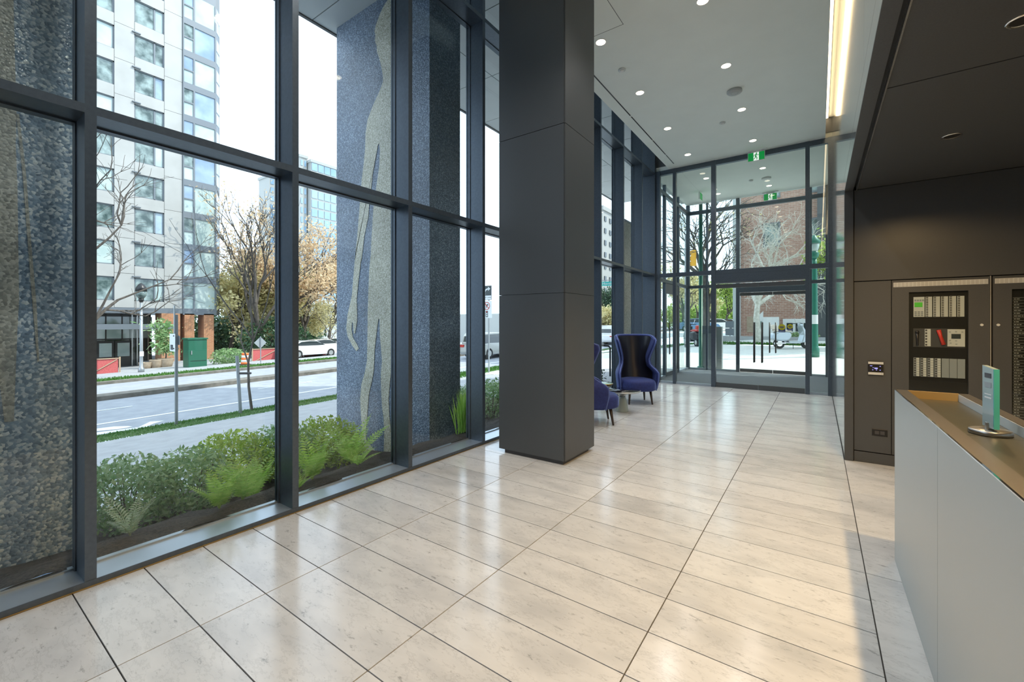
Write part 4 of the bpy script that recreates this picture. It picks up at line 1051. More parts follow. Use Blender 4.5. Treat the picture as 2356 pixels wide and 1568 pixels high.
# ------------------------------------------------------------------ residential tower across the street
tw = thing('apartment_tower', 'white panelled apartment tower with blue glass corner across the street', 'building', (-42, 8, -2.0))
TX = -42.0; PER = 2.63; TOP0 = 23.31; NF = 12
tops = [TOP0 + 2*PER - PER*k for k in range(10)]
tops = [z for z in tops if z > 4.0]
BX(TX - 14, TX - 0.35, -10, 15.2, 2.3, 34).build('core', M['towergrey'], tw)
wins = [(4.9, 6.3), (7.3, 8.80), (9.946, 11.759)]
def pieces():
    ymin, ymax = -8.0, 12.955
    zb = 2.65
    # vertical piers
    ycur = ymin
    for a, b in wins + [(None, None)]:
        y1 = a if a is not None else ymax
        for i, z in enumerate(tops):
            z1 = z + 0.30; z0 = z1 - PER
            if i == len(tops) - 1: z0 = zb
            BX(TX - 0.25, TX, ycur + 0.012, y1 - 0.012, max(z0, zb) + 0.012, z1 - 0.012).build('facade_panel', M['towerwhite'], tw)
        ycur = b
    for a, b in wins:
        for i, z in enumerate(tops):
            lo = z - 1.74; nxt = z - PER
            BX(TX - 0.25, TX, a + 0.012, b - 0.012, max(nxt, zb), lo).build('spandrel_panel', M['towerwhite'], tw)
            f = MB(); F = 0.07
            f.box(TX - 0.22, TX - 0.10, a, b, lo, lo + F).box(TX - 0.22, TX - 0.10, a, b, z - F, z).box(TX - 0.22, TX - 0.10, a, a + F, lo, z).box(TX - 0.22, TX - 0.10, b - F, b, lo, z)
            mid = a + (b - a) * 0.65
            if a > 9: f.box(TX - 0.22, TX - 0.10, mid, mid + 0.10, lo, z)
            fo = f.build('window', M['towergrey'], tw)
            mm = (M['towerglass'], M['towerpale'], M['towerglass'], M['towerblue'])
            if a > 9:
                BX(TX - 0.20, TX - 0.17, a + F, mid, lo + F, z - F).build('pane', mm[(i*7 + 1) % 3 if i % 3 else 0], fo)
                BX(TX - 0.20, TX - 0.17, mid + 0.1, b - F, lo + F, z - F).build('pane', mm[(i*5) % 4], fo)
                BX(TX, TX + 0.12, a - 0.15, a + 0.35, z + 0.06, z + 0.13).build('vent_hood', M['towergrey'], fo)
            else:
                BX(TX - 0.20, TX - 0.17, a + F, b - F, lo + F, z - F).build('pane', mm[(i + 1) % 2], fo)
pieces()
# glass corner bay
BX(TX - 8, TX - 0.02, 12.97, 15.33, 2.26, 34).build('bay_core', M['towergrey'], tw)
for i, z in enumerate(tops):
    z = z - 0.1
    zz0 = z - 2.12
    fr = MB()
    fr.box(TX - 0.02, TX + 0.10, 12.96, 15.33, zz0 - 0.51, zz0).box(TX - 0.02, TX + 0.10, 13.67, 13.78, zz0, z).box(TX - 0.02, TX + 0.10, 12.96, 13.03, zz0, z).box(TX - 0.02, TX + 0.10, 15.22, 15.33, zz0, z).box(TX - 0.02, TX + 0.10, 13.03, 13.67, z - 1.12, z - 1.02)
    fo = fr.build('bay_window', M['towergrey'], tw)
    BX(TX - 0.01, TX + 0.03, 13.78, 15.22, zz0, z).build('pane', (M['towerpale'], M['towerblue'])[i % 2] if i < 6 else M['towerpale'], fo)
    BX(TX - 0.01, TX + 0.03, 13.03, 13.67, zz0, z - 1.12).build('pane', M['towerpale'], fo)
    BX(TX - 0.01, TX + 0.03, 13.03, 13.67, z - 1.02, z).build('pane', (M['towerblue'], M['towerglass'])[i % 2], fo)
    ch_ = MB(); 
    def cp(y0, z0, z1, o): 
        ch_.v += [(TX + o, 15.33, z0), (TX - 0.75 + o, 15.86, z0), (TX - 0.75 + o, 15.86, z1), (TX + o, 15.33, z1)]; n = len(ch_.v) - 4; ch_.f.append((n, n+1, n+2, n+3))
    cp(0, zz0 - 0.51, z, 0.0)
    co = ch_.build('chamfer_frame', M['towergrey'], tw)
    for a, b in ((zz0 + 0.05, z - 1.15), (z - 1.0, z - 0.05)):
        MB().quad((TX - 0.06, 15.39, a), (TX - 0.68, 15.83, a), (TX - 0.68, 15.83, b), (TX - 0.06, 15.39, b)).build('pane', M['towerblue'], co)
BX(TX - 12, TX - 0.7, 15.2, 15.86, 2.26, 34).build('bay_core', M['towergrey'], tw)
BX(TX - 1, TX + 0.05, -8, 15.4, 2.26, 2.65).build('base_band', M['towergrey'], tw)
for a, b, dep in ((11.56, 12.77, 1.2), (13.06, 13.74, 1.0), (14.41, 15.14, 1.0)):
    BX(TX - 0.2 - dep, TX + 0.3 - 0.2, a, b, -2.2, 2.26).build('brick_pier', M['brickred'], tw)
BX(TX - 3.0, TX - 2.6, -8, 11.6, -2.2, 2.26).build('lobby_back', M['panel'], tw)
for a in np.arange(5.0, 11.6, 0.95):
    BX(TX - 2.6, TX - 2.5, a, a + 0.08, -2.0, 2.2).build('lobby_mullion', M['black'], tw)
    BX(TX - 2.56, TX - 2.53, a + 0.08, a + 0.95, 0.3, 2.0).build('pane', M['towerpale'], tw)
    BX(TX - 2.56, TX - 2.53, a + 0.08, a + 0.95, -1.9, 0.2).build('pane', M['carglass'], tw)
BX(TX - 2.6, TX + 1.0, 4, 12.2, 1.04, 1.42).build('canopy', M['towergrey'], tw)
for a in (8.3, 9.35):
    BX(TX - 2.45, TX - 2.40, a, a + 1.0, -1.95, 0.12).build('lobby_door', M['black'], tw)
    BX(TX - 2.40, TX - 2.38, a + 0.14, a + 0.86, -1.1, -0.05).build('pane', M['towerpale'], tw)
for a in (10.3, 10.62, 10.95, 11.3):
    BX(TX - 2.3, TX - 2.22, a, a + 0.06, -2.0, 2.2).build('lobby_rail', M['steel'], tw)
BX(TX - 9, TX + 0.6, 11, 16.4, -2.3, -1.55).build('plinth', M['concrete'], tw)

# ------------------------------------------------------------------ street furniture across the street
lp = thing('street_lamp', 'black acorn street lamp in front of the white tower', 'street lamp', (-34.0, 8.37, zr(-34, 8.37) + 0.1)); L = lp.location
MB().lathe([(0.16, 0), (0.16, 0.25), (0.10, 0.32), (0.085, 1.0), (0.075, 4.35)], L, 12).build('pole', M['galv'], lp, True)
MB().lathe([(0.07, 4.3), (0.14, 4.45), (0.13, 4.55)], L, 12).build('collar', M['black'], lp, True)
MB().lathe([(0.13, 4.55), (0.26, 4.75), (0.27, 5.0)], L, 14).build('globe', M['towerglass'], lp, True)
MB().lathe([(0.29, 5.0), (0.27, 5.2), (0.14, 5.42), (0.03, 5.5)], L, 14).build('cap', M['black'], lp, True)
BX(L.x + 0.08, L.x + 0.10, L.y - 0.1, L.y + 0.1, L.z + 1.0, L.z + 1.3).build('notice', M['signwhite'], lp)
ub = thing('utility_box', 'dark green utility cabinet on the far sidewalk', 'utility box', (-34.9, 11.46, -1.62)); L = ub.location
BX(L.x - 0.5, L.x + 0.5, L.y - 0.52, L.y + 0.56, L.z, L.z + 2.0).build('body', M['utilgreen'], ub, bevel=0.03)
BX(L.x - 0.55, L.x + 0.55, L.y - 0.57, L.y + 0.61, L.z + 2.0, L.z + 2.1).build('lid', M['utilgreen'], ub)
BX(L.x + 0.5, L.x + 0.52, L.y - 0.4, L.y + 0.5, L.z + 0.55, L.z + 0.57).build('seam', M['black'], ub)
BX(L.x + 0.5, L.x + 0.56, L.y - 0.38, L.y - 0.33, L.z + 1.0, L.z + 1.25).build('handle', M['steel'], ub)
def red_fence(label, x, y0, y1, zb, h, bays, diag):
    t = thing('construction_fence', label, 'fence', (x, y0, zb), 'red construction fences')
    w = (y1 - y0) / bays
    for i in range(bays):
        a = y0 + i*w
        BX(x - 0.02, x, a + 0.03, a + w - 0.03, zb + 0.1, zb + h).build('mesh_panel', M['redmesh'], t)
        BX(x, x + 0.06, a, a + 0.08, zb, zb + h + 0.05).build('post', M['lumber'], t)
        BX(x, x + 0.05, a, a + w, zb + h - 0.06, zb + h).build('top_rail', M['lumber'], t)
        if diag: MB().tube([(x + 0.04, a + 0.1, zb + 0.1), (x + 0.04, a + w - 0.1, zb + h - 0.1)], 0.035, 4).build('brace', M['lumber'], t)
    BX(x, x + 0.06, y1, y1 + 0.08, zb, zb + h + 0.05).build('post', M['lumber'], t)
red_fence('red mesh fence enclosure at the tower entrance', -36.2, 4.6, 7.8, -1.85, 1.15, 2, True)
red_fence('long red construction fence beside the autumn trees', -35.6, 15.4, 21.6, -1.62, 1.12, 3, True)
for i, (y, r, h, lb) in enumerate(((9.6, 0.36, 0.55, 'smallest sand coloured planter by the tower doors'), (10.2, 0.38, 0.7, 'middle sand coloured planter by the tower doors'), (10.75, 0.46, 0.75, 'largest sand coloured planter with a tall shrub'))):
    pt = thing('round_planter', lb, 'planter', (-38.1, y, -1.78), 'planters by the tower'); L = pt.location
    MB().lathe([(r*0.7, 0), (r*0.95, h*0.6), (r, h*0.9), (r*1.04, h), (r*0.85, h), (r*0.8, h*0.9)], L, 20).build('pot', M['terracotta'], pt, True)
    if i == 2:
        MB().tube([(L.x, L.y, L.z + h*0.8), (L.x, L.y + 0.1, L.z + 2.0), (L.x, L.y - 0.3, L.z + 3.2)], [0.05, 0.04, 0.02], 5).build('stem', M['bark'], pt)
        lf = MB()
        for _ in range(700):
            k = rng.uniform(0, 1); p = np.array([L.x + rng.normal(0, 0.25), L.y - 0.1*k*3 + rng.normal(0, 0.35), L.z + 1.1 + 2.3*k + rng.normal(0, 0.1)]); a = rng.normal(0, 0.09, 3); b = rng.normal(0, 0.05, 3)
            lf.quad(p - a, p + b, p + a, p - b)
        lf.build('foliage', M['hedge'], pt)
br = thing('traffic_barrel', 'orange and white striped traffic barrel at the far curb', 'traffic barrel', (-31.5, 13.23, zr(-31.5, 13.23) + 0.12)); L = br.location
z = 0.05
BX(L.x - 0.32, L.x + 0.32, L.y - 0.32, L.y + 0.32, L.z, L.z + 0.05).build('foot', M['rubber'], br)
for i, m in enumerate(('orange', 'signwhite', 'orange', 'signwhite', 'orange')):
    r = 0.26 - 0.012*i; MB().lathe([(r, z), (r - 0.01, z + 0.15)], L, 18).build('band', M[m], br, True); z += 0.15
ds = thing('diamond_sign', 'grey back of a diamond warning sign near the red fence', 'road sign', (-32.3, 14.58, -1.4)); L = ds.location
MB().tube([L, (L.x, L.y, 0.55)], 0.035, 6).build('post', M['galv'], ds)
MB().prism([(L.y - 0.42, 0.1), (L.y, -0.32), (L.y + 0.42, 0.1), (L.y, 0.52)], 'x', L.x - 0.05, L.x - 0.07).build('plate', M['signback'], ds)
leaf_shrub('pale bushy shrub left of the traffic barrel', (-35.6, 13.9, -1.6), (0.7, 1.3, 0.65), 1200, 0.10, M['hedge'], 'street_bush')
leaf_shrub('dark evergreen bush behind the red fence', (-40.5, 19.5, -1.6), (1.5, 3.0, 1.9), 2600, 0.16, M['leafdark'], 'street_bush')

# near strip: sign pole, sapling and stake
sp_ = thing('sign_pole', 'galvanised parking sign pole on the grass strip', 'sign pole', (-13.67, 4.08, zr(-13.67, 4.08))); L = sp_.location
BX(L.x - 0.03, L.x + 0.03, L.y - 0.03, L.y + 0.03, L.z, 1.72).build('post', M['galv'], sp_)
BX(L.x - 0.028, L.x + 0.028, L.y - 0.05, L.y - 0.03, 0.9, 1.95).build('sleeve', M['signback'], sp_)
BX(L.x - 0.30, L.x + 0.10, L.y - 0.055, L.y - 0.05, 0.76, 1.22).build('sign_plate', M['signwhite'], sp_)
BX(L.x - 0.22, L.x - 0.05, L.y - 0.06, L.y - 0.055, 0.80, 0.93).build('dark_symbol', M['signblack'], sp_)
BX(L.x - 0.05, L.x + 0.14, L.y + 0.03, L.y + 0.04, 0.93, 1.16).build('sign_plate', M['signback'], sp_)
for z in (0.82, 1.15): BX(L.x - 0.04, L.x + 0.04, L.y - 0.055, L.y + 0.045, z, z + 0.03).build('clamp', M['steel'], sp_)
tree('sapling', 'thin bare sapling tied to a stake on the grass strip', (-13.82, 5.99, zr(-13.82, 5.99)), 7.0, 0.042, 0.7, 3, 12, M['bark'], trunk_frac=0.42, lean=(-0.03, -0.06), kids=2, cat='tree')
stk = thing('tree_stake', 'grey wooden stake strapped to the thin sapling', 'stake', (-13.6, 5.59, zr(-13.6, 5.59))); L = stk.location
MB().tube([L, (L.x - 0.03, L.y - 0.08, 0.55)], 0.045, 7).build('post', M['galv'], stk)
MB().tube([(L.x, L.y - 0.06, 0.05), (-13.83, 5.96, 0.0)], 0.035, 5).build('strap', M['black'], stk)

# right turn sign beyond the figure pillar
rs = thing('turn_sign', 'right lane arrow sign above a no right turn sign', 'road sign', (-12.75, 16.03, -0.92)); L = rs.location
MB().tube([L, (L.x, L.y, 3.25)], 0.035, 8).build('post', M['galv'], rs)
Y = L.y - 0.05
BX(L.x - 0.36, L.x + 0.20, Y - 0.01, Y, 2.59, 3.27).build('arrow_plate', M['signblack'], rs)
BX(L.x - 0.34, L.x + 0.18, Y - 0.013, Y - 0.01, 2.61, 2.80).build('text_field', M['signwhite'], rs)
text('RIGHT LANE', 0.088, (L.x - 0.08, Y - 0.015, 2.705), (PI/2, 0, 0), M['signblack'], rs)
arc = [(L.x - 0.22 + 0.02, 2.84), (L.x - 0.21, 2.96), (L.x - 0.16, 3.06), (L.x - 0.06, 3.11), (L.x + 0.02, 3.12)]
am = MB()
for (a, b), (c, d) in zip(arc, arc[1:]):
    v = Vector((c - a, d - b)).normalized(); n = Vector((-v.y, v.x))*0.035
    am.prism([(a + n.x, b + n.y), (a - n.x, b - n.y), (c - n.x, d - n.y), (c + n.x, d + n.y)], 'y', Y - 0.012, Y - 0.016)
am.prism([(L.x + 0.0, 3.22), (L.x + 0.0, 3.02), (L.x + 0.13, 3.12)], 'y', Y - 0.012, Y - 0.016)
am.build('turn_arrow_symbol', M['signwhite'], rs)
BX(L.x - 0.36, L.x + 0.22, Y - 0.01, Y, 1.74, 2.55).build('no_turn_plate', M['signwhite'], rs)
cx_, cz_ = L.x - 0.08, 2.31
ring = MB()
for i in range(24):
    a, b = 2*PI*i/24, 2*PI*(i+1)/24
    ring.prism([(cx_ + 0.19*math.cos(a), cz_ + 0.19*math.sin(a)), (cx_ + 0.19*math.cos(b), cz_ + 0.19*math.sin(b)), (cx_ + 0.155*math.cos(b), cz_ + 0.155*math.sin(b)), (cx_ + 0.155*math.cos(a), cz_ + 0.155*math.sin(a))], 'y', Y - 0.012, Y - 0.014)
ring.prism([(cx_ - 0.13, cz_ + 0.10), (cx_ - 0.10, cz_ + 0.13), (cx_ + 0.13, cz_ - 0.10), (cx_ + 0.10, cz_ - 0.13)], 'y', Y - 0.012, Y - 0.014)
ring.build('prohibition_ring', M['red'], rs)
am = MB(); am.box(cx_ - 0.06, cx_ - 0.02, Y - 0.0118, Y - 0.0105, cz_ - 0.11, cz_ + 0.05); am.box(cx_ - 0.06, cx_ + 0.04, Y - 0.0118, Y - 0.0105, cz_ + 0.03, cz_ + 0.07); am.prism([(cx_ + 0.03, cz_ + 0.11), (cx_ + 0.03, cz_ - 0.01), (cx_ + 0.11, cz_ + 0.05)], 'y', Y - 0.0105, Y - 0.0118)
am.build('bent_arrow', M['signblack'], rs)
BX(cx_ - 0.07, cx_ + 0.07, Y - 0.012, Y - 0.01, 1.78, 2.08).build('signal_symbol', M['signblack'], rs)
for i, m in enumerate(('red', 'signwhite', 'signwhite')):
    MB().prism(disc(cx_, 2.03 - i*0.09, 0.035, 12), 'y', Y - 0.012, Y - 0.014).build('signal_dot', M[m], rs)

# ------------------------------------------------------------------ cars
def car(name, label, loc, rot, paint, L=4.6, W=1.82, H=1.66, suv=True, group='parked and passing cars'):
    t = local_thing(name, label, 'car', group)
    h = L/2; gc = 0.24
    low = [(-h, 0.40), (-h + 0.03, 0.72), (-h + 0.08, 0.95), (-h + 0.9, 1.0), (h - 1.25, 0.98), (h - 0.25, 0.82), (h - 0.03, 0.62), (h, 0.42), (h - 0.1, gc), (-h + 0.1, gc)]
    b = MB().prism(low, 'y', -W/2, W/2).build('body', paint, t, bevel=0.06, seg=3)
    if suv: cab = [(-h + 0.06, 0.93), (-h + 0.22, 1.42), (-h + 0.45, H - 0.04), (-0.2, H), (0.35, H - 0.05), (h - 1.1, 0.96)]
    else: cab = [(-h + 0.35, 0.93), (-h + 1.05, 1.34), (-0.5, H - 0.02), (0.2, H - 0.05), (h - 1.2, 0.96)]
    W2 = W - 0.22
    MB().prism(cab, 'y', -W2/2, W2/2).build('cabin', paint, t, bevel=0.06, seg=3)
    gl = [(a*0.92 + 0.0, 0.98 + (z - 0.93)*0.80) for a, z in cab]
    g = MB(); g.prism(gl, 'y', -W2/2 - 0.012, -W2/2 + 0.05); g.prism(gl, 'y', W2/2 - 0.05, W2/2 + 0.012); g.build('side_glass', M['carglass'], t)
    g = MB(); a, c = cab[0], cab[1]; g.quad((a[0] - 0.02 + 0.06, -W2*0.42, a[1] + 0.12), (a[0] + 0.04, W2*0.42, a[1] + 0.12), (c[0] - 0.02, W2*0.40, c[1]), (c[0] - 0.02, -W2*0.40, c[1])); g.build('rear_glass', M['carglass'], t)
    for s in (-1, 1):
        BX(-h - 0.01, -h + 0.12, s*W*0.30 if s > 0 else -W*0.49, W*0.49 if s > 0 else -W*0.30, 0.72, 0.88).build('tail_lamp', M['red'], t)
        BX(h - 0.2, h + 0.005, s*W*0.30 if s > 0 else -W*0.49, W*0.49 if s > 0 else -W*0.30, 0.60, 0.74).build('head_lamp', M['signwhite'], t)
        for x in (-h + 0.85, h - 0.85):
            wl = MB().tube([(x, s*(W/2 - 0.20), 0.335), (x, s*(W/2 + 0.01), 0.335)], 0.335, 20).build('wheel', M['rubber'], t)
            MB().tube([(x, s*(W/2), 0.335), (x, s*(W/2 + 0.018), 0.335)], 0.20, 10).build('hub', M['steel'], wl)
    return place(t, loc, rot)
car('silver_suv', 'silver sport utility car driving past the turn sign', (-18.0, 23.0, zr(-18, 23)), PI/2, M['carsilver'])
car('white_suv', 'white car parked far down the street beyond the chairs', (-16.2, 38.6, zr(-16, 38)), PI/2 + 0.2, M['carwhite'], H=1.8)
car('white_sedan', 'white car parked beside the red fence', onroad(712, 36.0), PI/2, M['carwhite'], 4.5, 1.78, 1.42, False)
car('white_sedan', 'second white car parked past the red fence', onroad(745, 40.5), PI/2, M['carwhite'], 4.5, 1.78, 1.42, False)
car('white_sedan', 'third white car parked beside the mosaic figure pillar', onroad(770, 47.0), PI/2, M['carwhite'], 4.5, 1.78, 1.42, False)
for x, tt, m, lb in ((1606, 48, 'carblue', 'blue car parked beyond the tall green pole'), (1655, 50, 'carwhite', 'white car parked beyond the steel bollards'), (1677, 54, 'carblue', 'blue car parked left of the green signboard')):
    p = ray(x, HORIZON, tt); car('parked_car', lb, (p.x, p.y, 0.58), 0.3, M[m], 4.4, 1.78, 1.45, False)

# ------------------------------------------------------------------ trees across the street
def far_tree(x, t, ztop, seed, lm, n, label, size=0.16, r=0.22, spread=0.9, lv=4, **k):
    b = onroad(x, t); return tree('street_tree', label, b, (ztop - b[2]) , r, spread, lv, seed, M['bark'], lm, n, size, trunk_frac=k.pop('tf', 0.33), group='autumn street trees', **k)
far_tree(525, 40, 7.5, 21, M['leafyellow'], 8000, 'yellow leaved tree nearest the tower corner')
far_tree(556, 47, 8.6, 22, M['leafyellow'], 8000, 'yellow leaved tree behind the thin sapling')
far_tree(603, 39, 14.0, 23, M['leaforange'], 1500, 'tallest sparse tree with few orange leaves', 0.13, 0.28, 0.65, 5)
far_tree(590, 46, 8.5, 24, M['leafyellow'], 9000, 'yellow leaved tree behind the diamond sign')
far_tree(622, 44, 9.0, 25, M['leafyellow'], 9000, 'yellow leaved tree beside the second mullion')
far_tree(655, 42, 10.0, 26, M['leaforange'], 3000, 'orange leaved tree hidden behind the second mullion')
far_tree(705, 45, 13.5, 27, M['leaforange'], 7500, 'orange leaved tree in front of the blue glass tower', 0.14, 0.25, 0.85, 5)
far_tree(755, 50, 12.0, 28, M['leaforange'], 7500, 'orange leaved tree left of the figure pillar', 0.14, 0.22, 0.9, 5)
far_tree(765, 42, 5.0, 29, M['leafyellow'], 700, 'small thin street tree by the parked cars', 0.1, 0.07, 0.8, 4)
for i, (x, t, ry, lb) in enumerate(((515, 52, 5.0, 'dark evergreen thicket behind the tower piers'), (560, 56, 5.0, 'dark evergreen thicket behind the yellow trees'), (610, 58, 5.0, 'dark evergreen thicket behind the diamond sign'), (665, 60, 5.0, 'dark evergreen thicket behind the second mullion'))):
    b = onroad(x, t); leaf_shrub(lb, b, (3.0, ry, 2.6), 3200, 0.30, M['leafdark'], 'evergreen_thicket', 'thickets across the street')
for i, (x, t, lb) in enumerate(((1590, 72, 'pale green thicket beyond the side door'), (1635, 76, 'pale green thicket beyond the green pole'), (1680, 70, 'pale green thicket beyond the signboard'), (1400, 80, 'green thicket beyond the white car'))):
    p = ray(x, HORIZON, t); leaf_shrub(lb, (p.x, p.y, 0.5 if p.x > -13.2 else zr(p.x, p.y)), (5, 3, 2.6), 3200, 0.32, M['leafgreen'], 'evergreen_thicket', 'thickets beyond the junction')
# bare branches in front of the tower
tree('bare_street_tree', 'bare branching tree in front of the tower behind the first mullion', (-27.6, 4.2, zr(-27.6, 4.2)), 12.5, 0.20, 1.05, 5, 41, M['bark'], trunk_frac=0.30, lean=(0.0, 0.14), kids=3)

# ------------------------------------------------------------------ distant buildings
def far_building(label, x0, x1, t, ztop, wallm, glassm, rows, cols, name='distant_building', zb=-3.0, depth=25, win=(0.7, 0.62)):
    p0, p1 = ray(x0, HORIZON, t), None
    X = p0.x; c, s_ = math.cos(YAW), math.sin(YAW)
    def yat(x):
        u = (x - 1178.0)/F_PX; return X * (u*s_ + c) / (u*c - s_)
    y0, y1 = yat(x0), yat(x1)
    b = thing(name, label, 'building', (X, y0, zb))
    BX(X - depth, X, y0, y1, zb, ztop).build('wall', wallm, b)
    BX(X - depth - 0.3, X + 0.3, y0 - 0.3, y1 + 0.3, ztop, ztop + 0.8).build('roof', wallm, b)
    h = (ztop - zb - 3) / rows; w = (y1 - y0) / cols
    for i in range(rows):
        for j in range(cols):
            za = zb + 3 + i*h; ya = y0 + j*w
            BX(X, X + 0.15, ya + w*(1-win[0])/2, ya + w*(1+win[0])/2, za + h*0.15, za + h*(0.15 + win[1])).build('window', glassm, b)
    return b
far_building('distant blue glass tower behind the orange trees', 716, 800, 130, 1.5 + (742-372)/990*130, M['palebldg'], M['bluebldg'], 18, 6, depth=7, win=(0.86, 0.8))
far_building('distant pale tower wing left of the blue glass tower', 690, 706, 129, 1.5 + (742-360)/990*129, M['palebldg'], M['bluebldg'], 18, 2, depth=7, win=(0.5, 0.6))
far_building('distant pale tower seen past the tall sparse tree', 620, 680, 135, 1.5 + (742-405)/990*135, M['palebldg'], M['bluebldg'], 18, 5, depth=7, win=(0.6, 0.6))
far_building('white low building behind the parked cars', 700, 800, 62, 4.2, M['greybldg'], M['towerglass'], 2, 5, zb=-1.8, depth=10, win=(0.4, 0.5))
far_building('pale stucco apartment block beyond the window corner', 1386, 1430, 85, 1.5 + (742-482)/990*85, M['palebldg'], M['carglass'], 10, 4, depth=18, win=(0.35, 0.4))
gb = thing('grey_warehouse', 'plain grey wall building behind the silver car', 'building', (-34, 46, -1.5)); 
q0, q1 = ray(1040, HORIZON, 58), ray(1200, HORIZON, 58)
BX(q0.x - 6, q1.x + 4, q0.y, q0.y + 12, -1.5, 1.5 + (742 - 722)/990*58).build('wall', M['greybldg'], gb)
for i in range(7):
    BX(q0.x - 6 + i*3.6, q0.x - 5.95 + i*3.6, q0.y - 0.04, q0.y, -1.5, 2.6).build('panel_joint', M['signback'], gb)

# ------------------------------------------------------------------ beyond the entrance
gp = thing('green_pole', 'tall slim green pole just outside the vestibule', 'pole', (-3.19, 15.32, zp(15.32))); L = gp.location
MB().lathe([(0.11, 0), (0.11, 0.03), (0.062, 0.05), (0.058, 6.3)], L, 12).build('shaft', M['lampgreen'], gp, True)
BX(L.x - 0.09, L.x + 0.09, L.y - 0.09, L.y + 0.09, L.z, L.z + 0.02).build('base_plate', M['galv'], gp)
gl = thing('green_lamp_post', 'green heritage lamp post with lantern by the right glass pane', 'street lamp', (-0.13, 20.13, zp(20.13))); L = gl.location
MB().lathe([(0.17, 0), (0.17, 0.30), (0.14, 0.36), (0.13, 0.5), (0.10, 3.4), (0.09, 3.75)], L, 14).build('pole', M['lampgreen'], gl, True)
MB().lathe([(0.09, 3.75), (0.14, 3.82), (0.16, 3.95), (0.12, 4.02)], L, 14).build('collar', M['lampgreen'], gl, True)
MB().lathe([(0.12, 4.02), (0.19, 4.32)], L, 14).build('lantern_glass', M['towerpale'], gl, True)
MB().lathe([(0.21, 4.32), (0.20, 4.42), (0.10, 4.55), (0.06, 4.62), (0.02, 4.66)], L, 14).build('cap', M['lampgreen'], gl, True)
MB().lathe([(0.125, 1.25), (0.123, 1.6)], L, 14, cap=False).build('paper_notice', M['signwhite'], gl, True)
for x, y, w, h, lb in ((-3.02, 15.42, 0.30, 1.16, 'wide grey steel bollard outside the vestibule'), (-2.66, 15.46, 0.21, 1.38, 'narrow grey steel bollard outside the vestibule')):
    t = thing('steel_bollard', lb, 'bollard', (x, y, zp(y)))
    BX(x - w/2, x + w/2, y - 0.1, y + 0.1, zp(y) - 0.01, h).build('post', M['galv'], t, bevel=0.004)
    if w > 0.25:
        BX(x - 0.16, x + 0.16, y - 0.13, y + 0.1, h, h + 0.25).build('reader_box', M['towergrey'], t)
# scooter, seen from its side, nose to +X
def scooter(label, loc, rot, paint, seatm):
    t = local_thing('motor_scooter', label, 'scooter')
    for x in (-0.62, 0.62):
        w = MB().tube([(x, -0.06, 0.23), (x, 0.06, 0.23)], 0.23, 20).build('wheel', M['rubber'], t)
        MB().tube([(x, -0.066, 0.23), (x, 0.066, 0.23)], 0.13, 10).build('hub', M['chrome'], w)
    MB().prism([(-0.98, 0.42), (-0.95, 0.68), (-0.75, 0.78), (-0.2, 0.76), (-0.12, 0.62), (-0.2, 0.42), (-0.35, 0.33), (-0.75, 0.34)], 'y', -0.19, 0.19).build('rear_cowl', paint, t, bevel=0.07, seg=3)
    MB().prism([(-0.88, 0.78), (-0.9, 0.86), (-0.6, 0.90), (-0.25, 0.86), (-0.12, 0.84), (-0.1, 0.77)], 'y', -0.14, 0.14).build('seat', seatm, t, bevel=0.03)
    MB().prism([(-0.3, 0.30), (-0.25, 0.36), (0.28, 0.34), (0.36, 0.28), (0.2, 0.24), (-0.2, 0.24)], 'y', -0.17, 0.17).build('footboard', paint, t, bevel=0.02)
    MB().prism([(0.26, 0.28), (0.32, 0.34), (0.40, 0.62), (0.30, 1.02), (0.36, 1.04), (0.50, 0.78), (0.62, 0.52), (0.56, 0.42), (0.42, 0.28)], 'y', -0.19, 0.19).build('leg_shield', paint, t, bevel=0.05, seg=3)
    MB().prism([(0.36, 0.42), (0.40, 0.50), (0.62, 0.54), (0.84, 0.42), (0.86, 0.33), (0.80, 0.33), (0.62, 0.47), (0.46, 0.42)], 'y', -0.09, 0.09).build('front_fender', paint, t, bevel=0.03)
    MB().tube([(0.62, 0, 0.23), (0.5, 0, 0.6), (0.34, 0, 1.08)], 0.025, 8).build('fork', M['chrome'], t)
    MB().prism([(0.26, 1.02), (0.25, 1.16), (0.34, 1.2), (0.44, 1.12), (0.42, 1.02)], 'y', -0.09, 0.09).build('headset', paint, t, bevel=0.03)
    MB().tube([(0.22, -0.34, 1.14), (0.32, -0.1, 1.14), (0.32, 0.1, 1.14), (0.22, 0.34, 1.14)], 0.018, 8).build('handlebar', M['black'], t)
    for s in (-1, 1):
        MB().tube([(0.28, s*0.2, 1.14), (0.26, s*0.28, 1.34)], 0.008, 6).build('mirror_stem', M['chrome'], t)
        MB().lathe([(0.02, -0.01), (0.06, 0.0), (0.02, 0.012)], (0.26, s*0.28, 1.36), 12).build('mirror', M['chrome'], t, True)
    MB().prism([(-1.0, 0.88), (-1.02, 1.06), (-0.80, 1.10), (-0.72, 0.96), (-0.8, 0.88)], 'y', -0.16, 0.16).build('backrest', seatm, t, bevel=0.04)
    MB().tube([(-0.95, 0, 0.86), (-0.75, 0, 0.80)], 0.02, 6).build('rear_rack', M['chrome'], t)
    MB().tube([(-0.9, -0.14, 0.24), (-0.4, -0.14, 0.26)], [0.05, 0.035], 10).build('exhaust', M['chrome'], t)
    MB().tube([(-0.05, -0.1, 0.3), (-0.12, -0.22, 0.0)], 0.012, 6).build('stand', M['black'], t)
    return place(t, loc, rot)
scooter('silver motor scooter parked on the sunlit plaza', (-0.95, 23.4, gs(-0.95, 23.4) - 0.01), 0.60, M['scooter'], M['seatcream'])
scooter('dark motor scooter parked beyond the vestibule side door', (-5.35, 23.6, gs(-5.35, 23.6) - 0.01), 2.2, M['black'], M['red'])
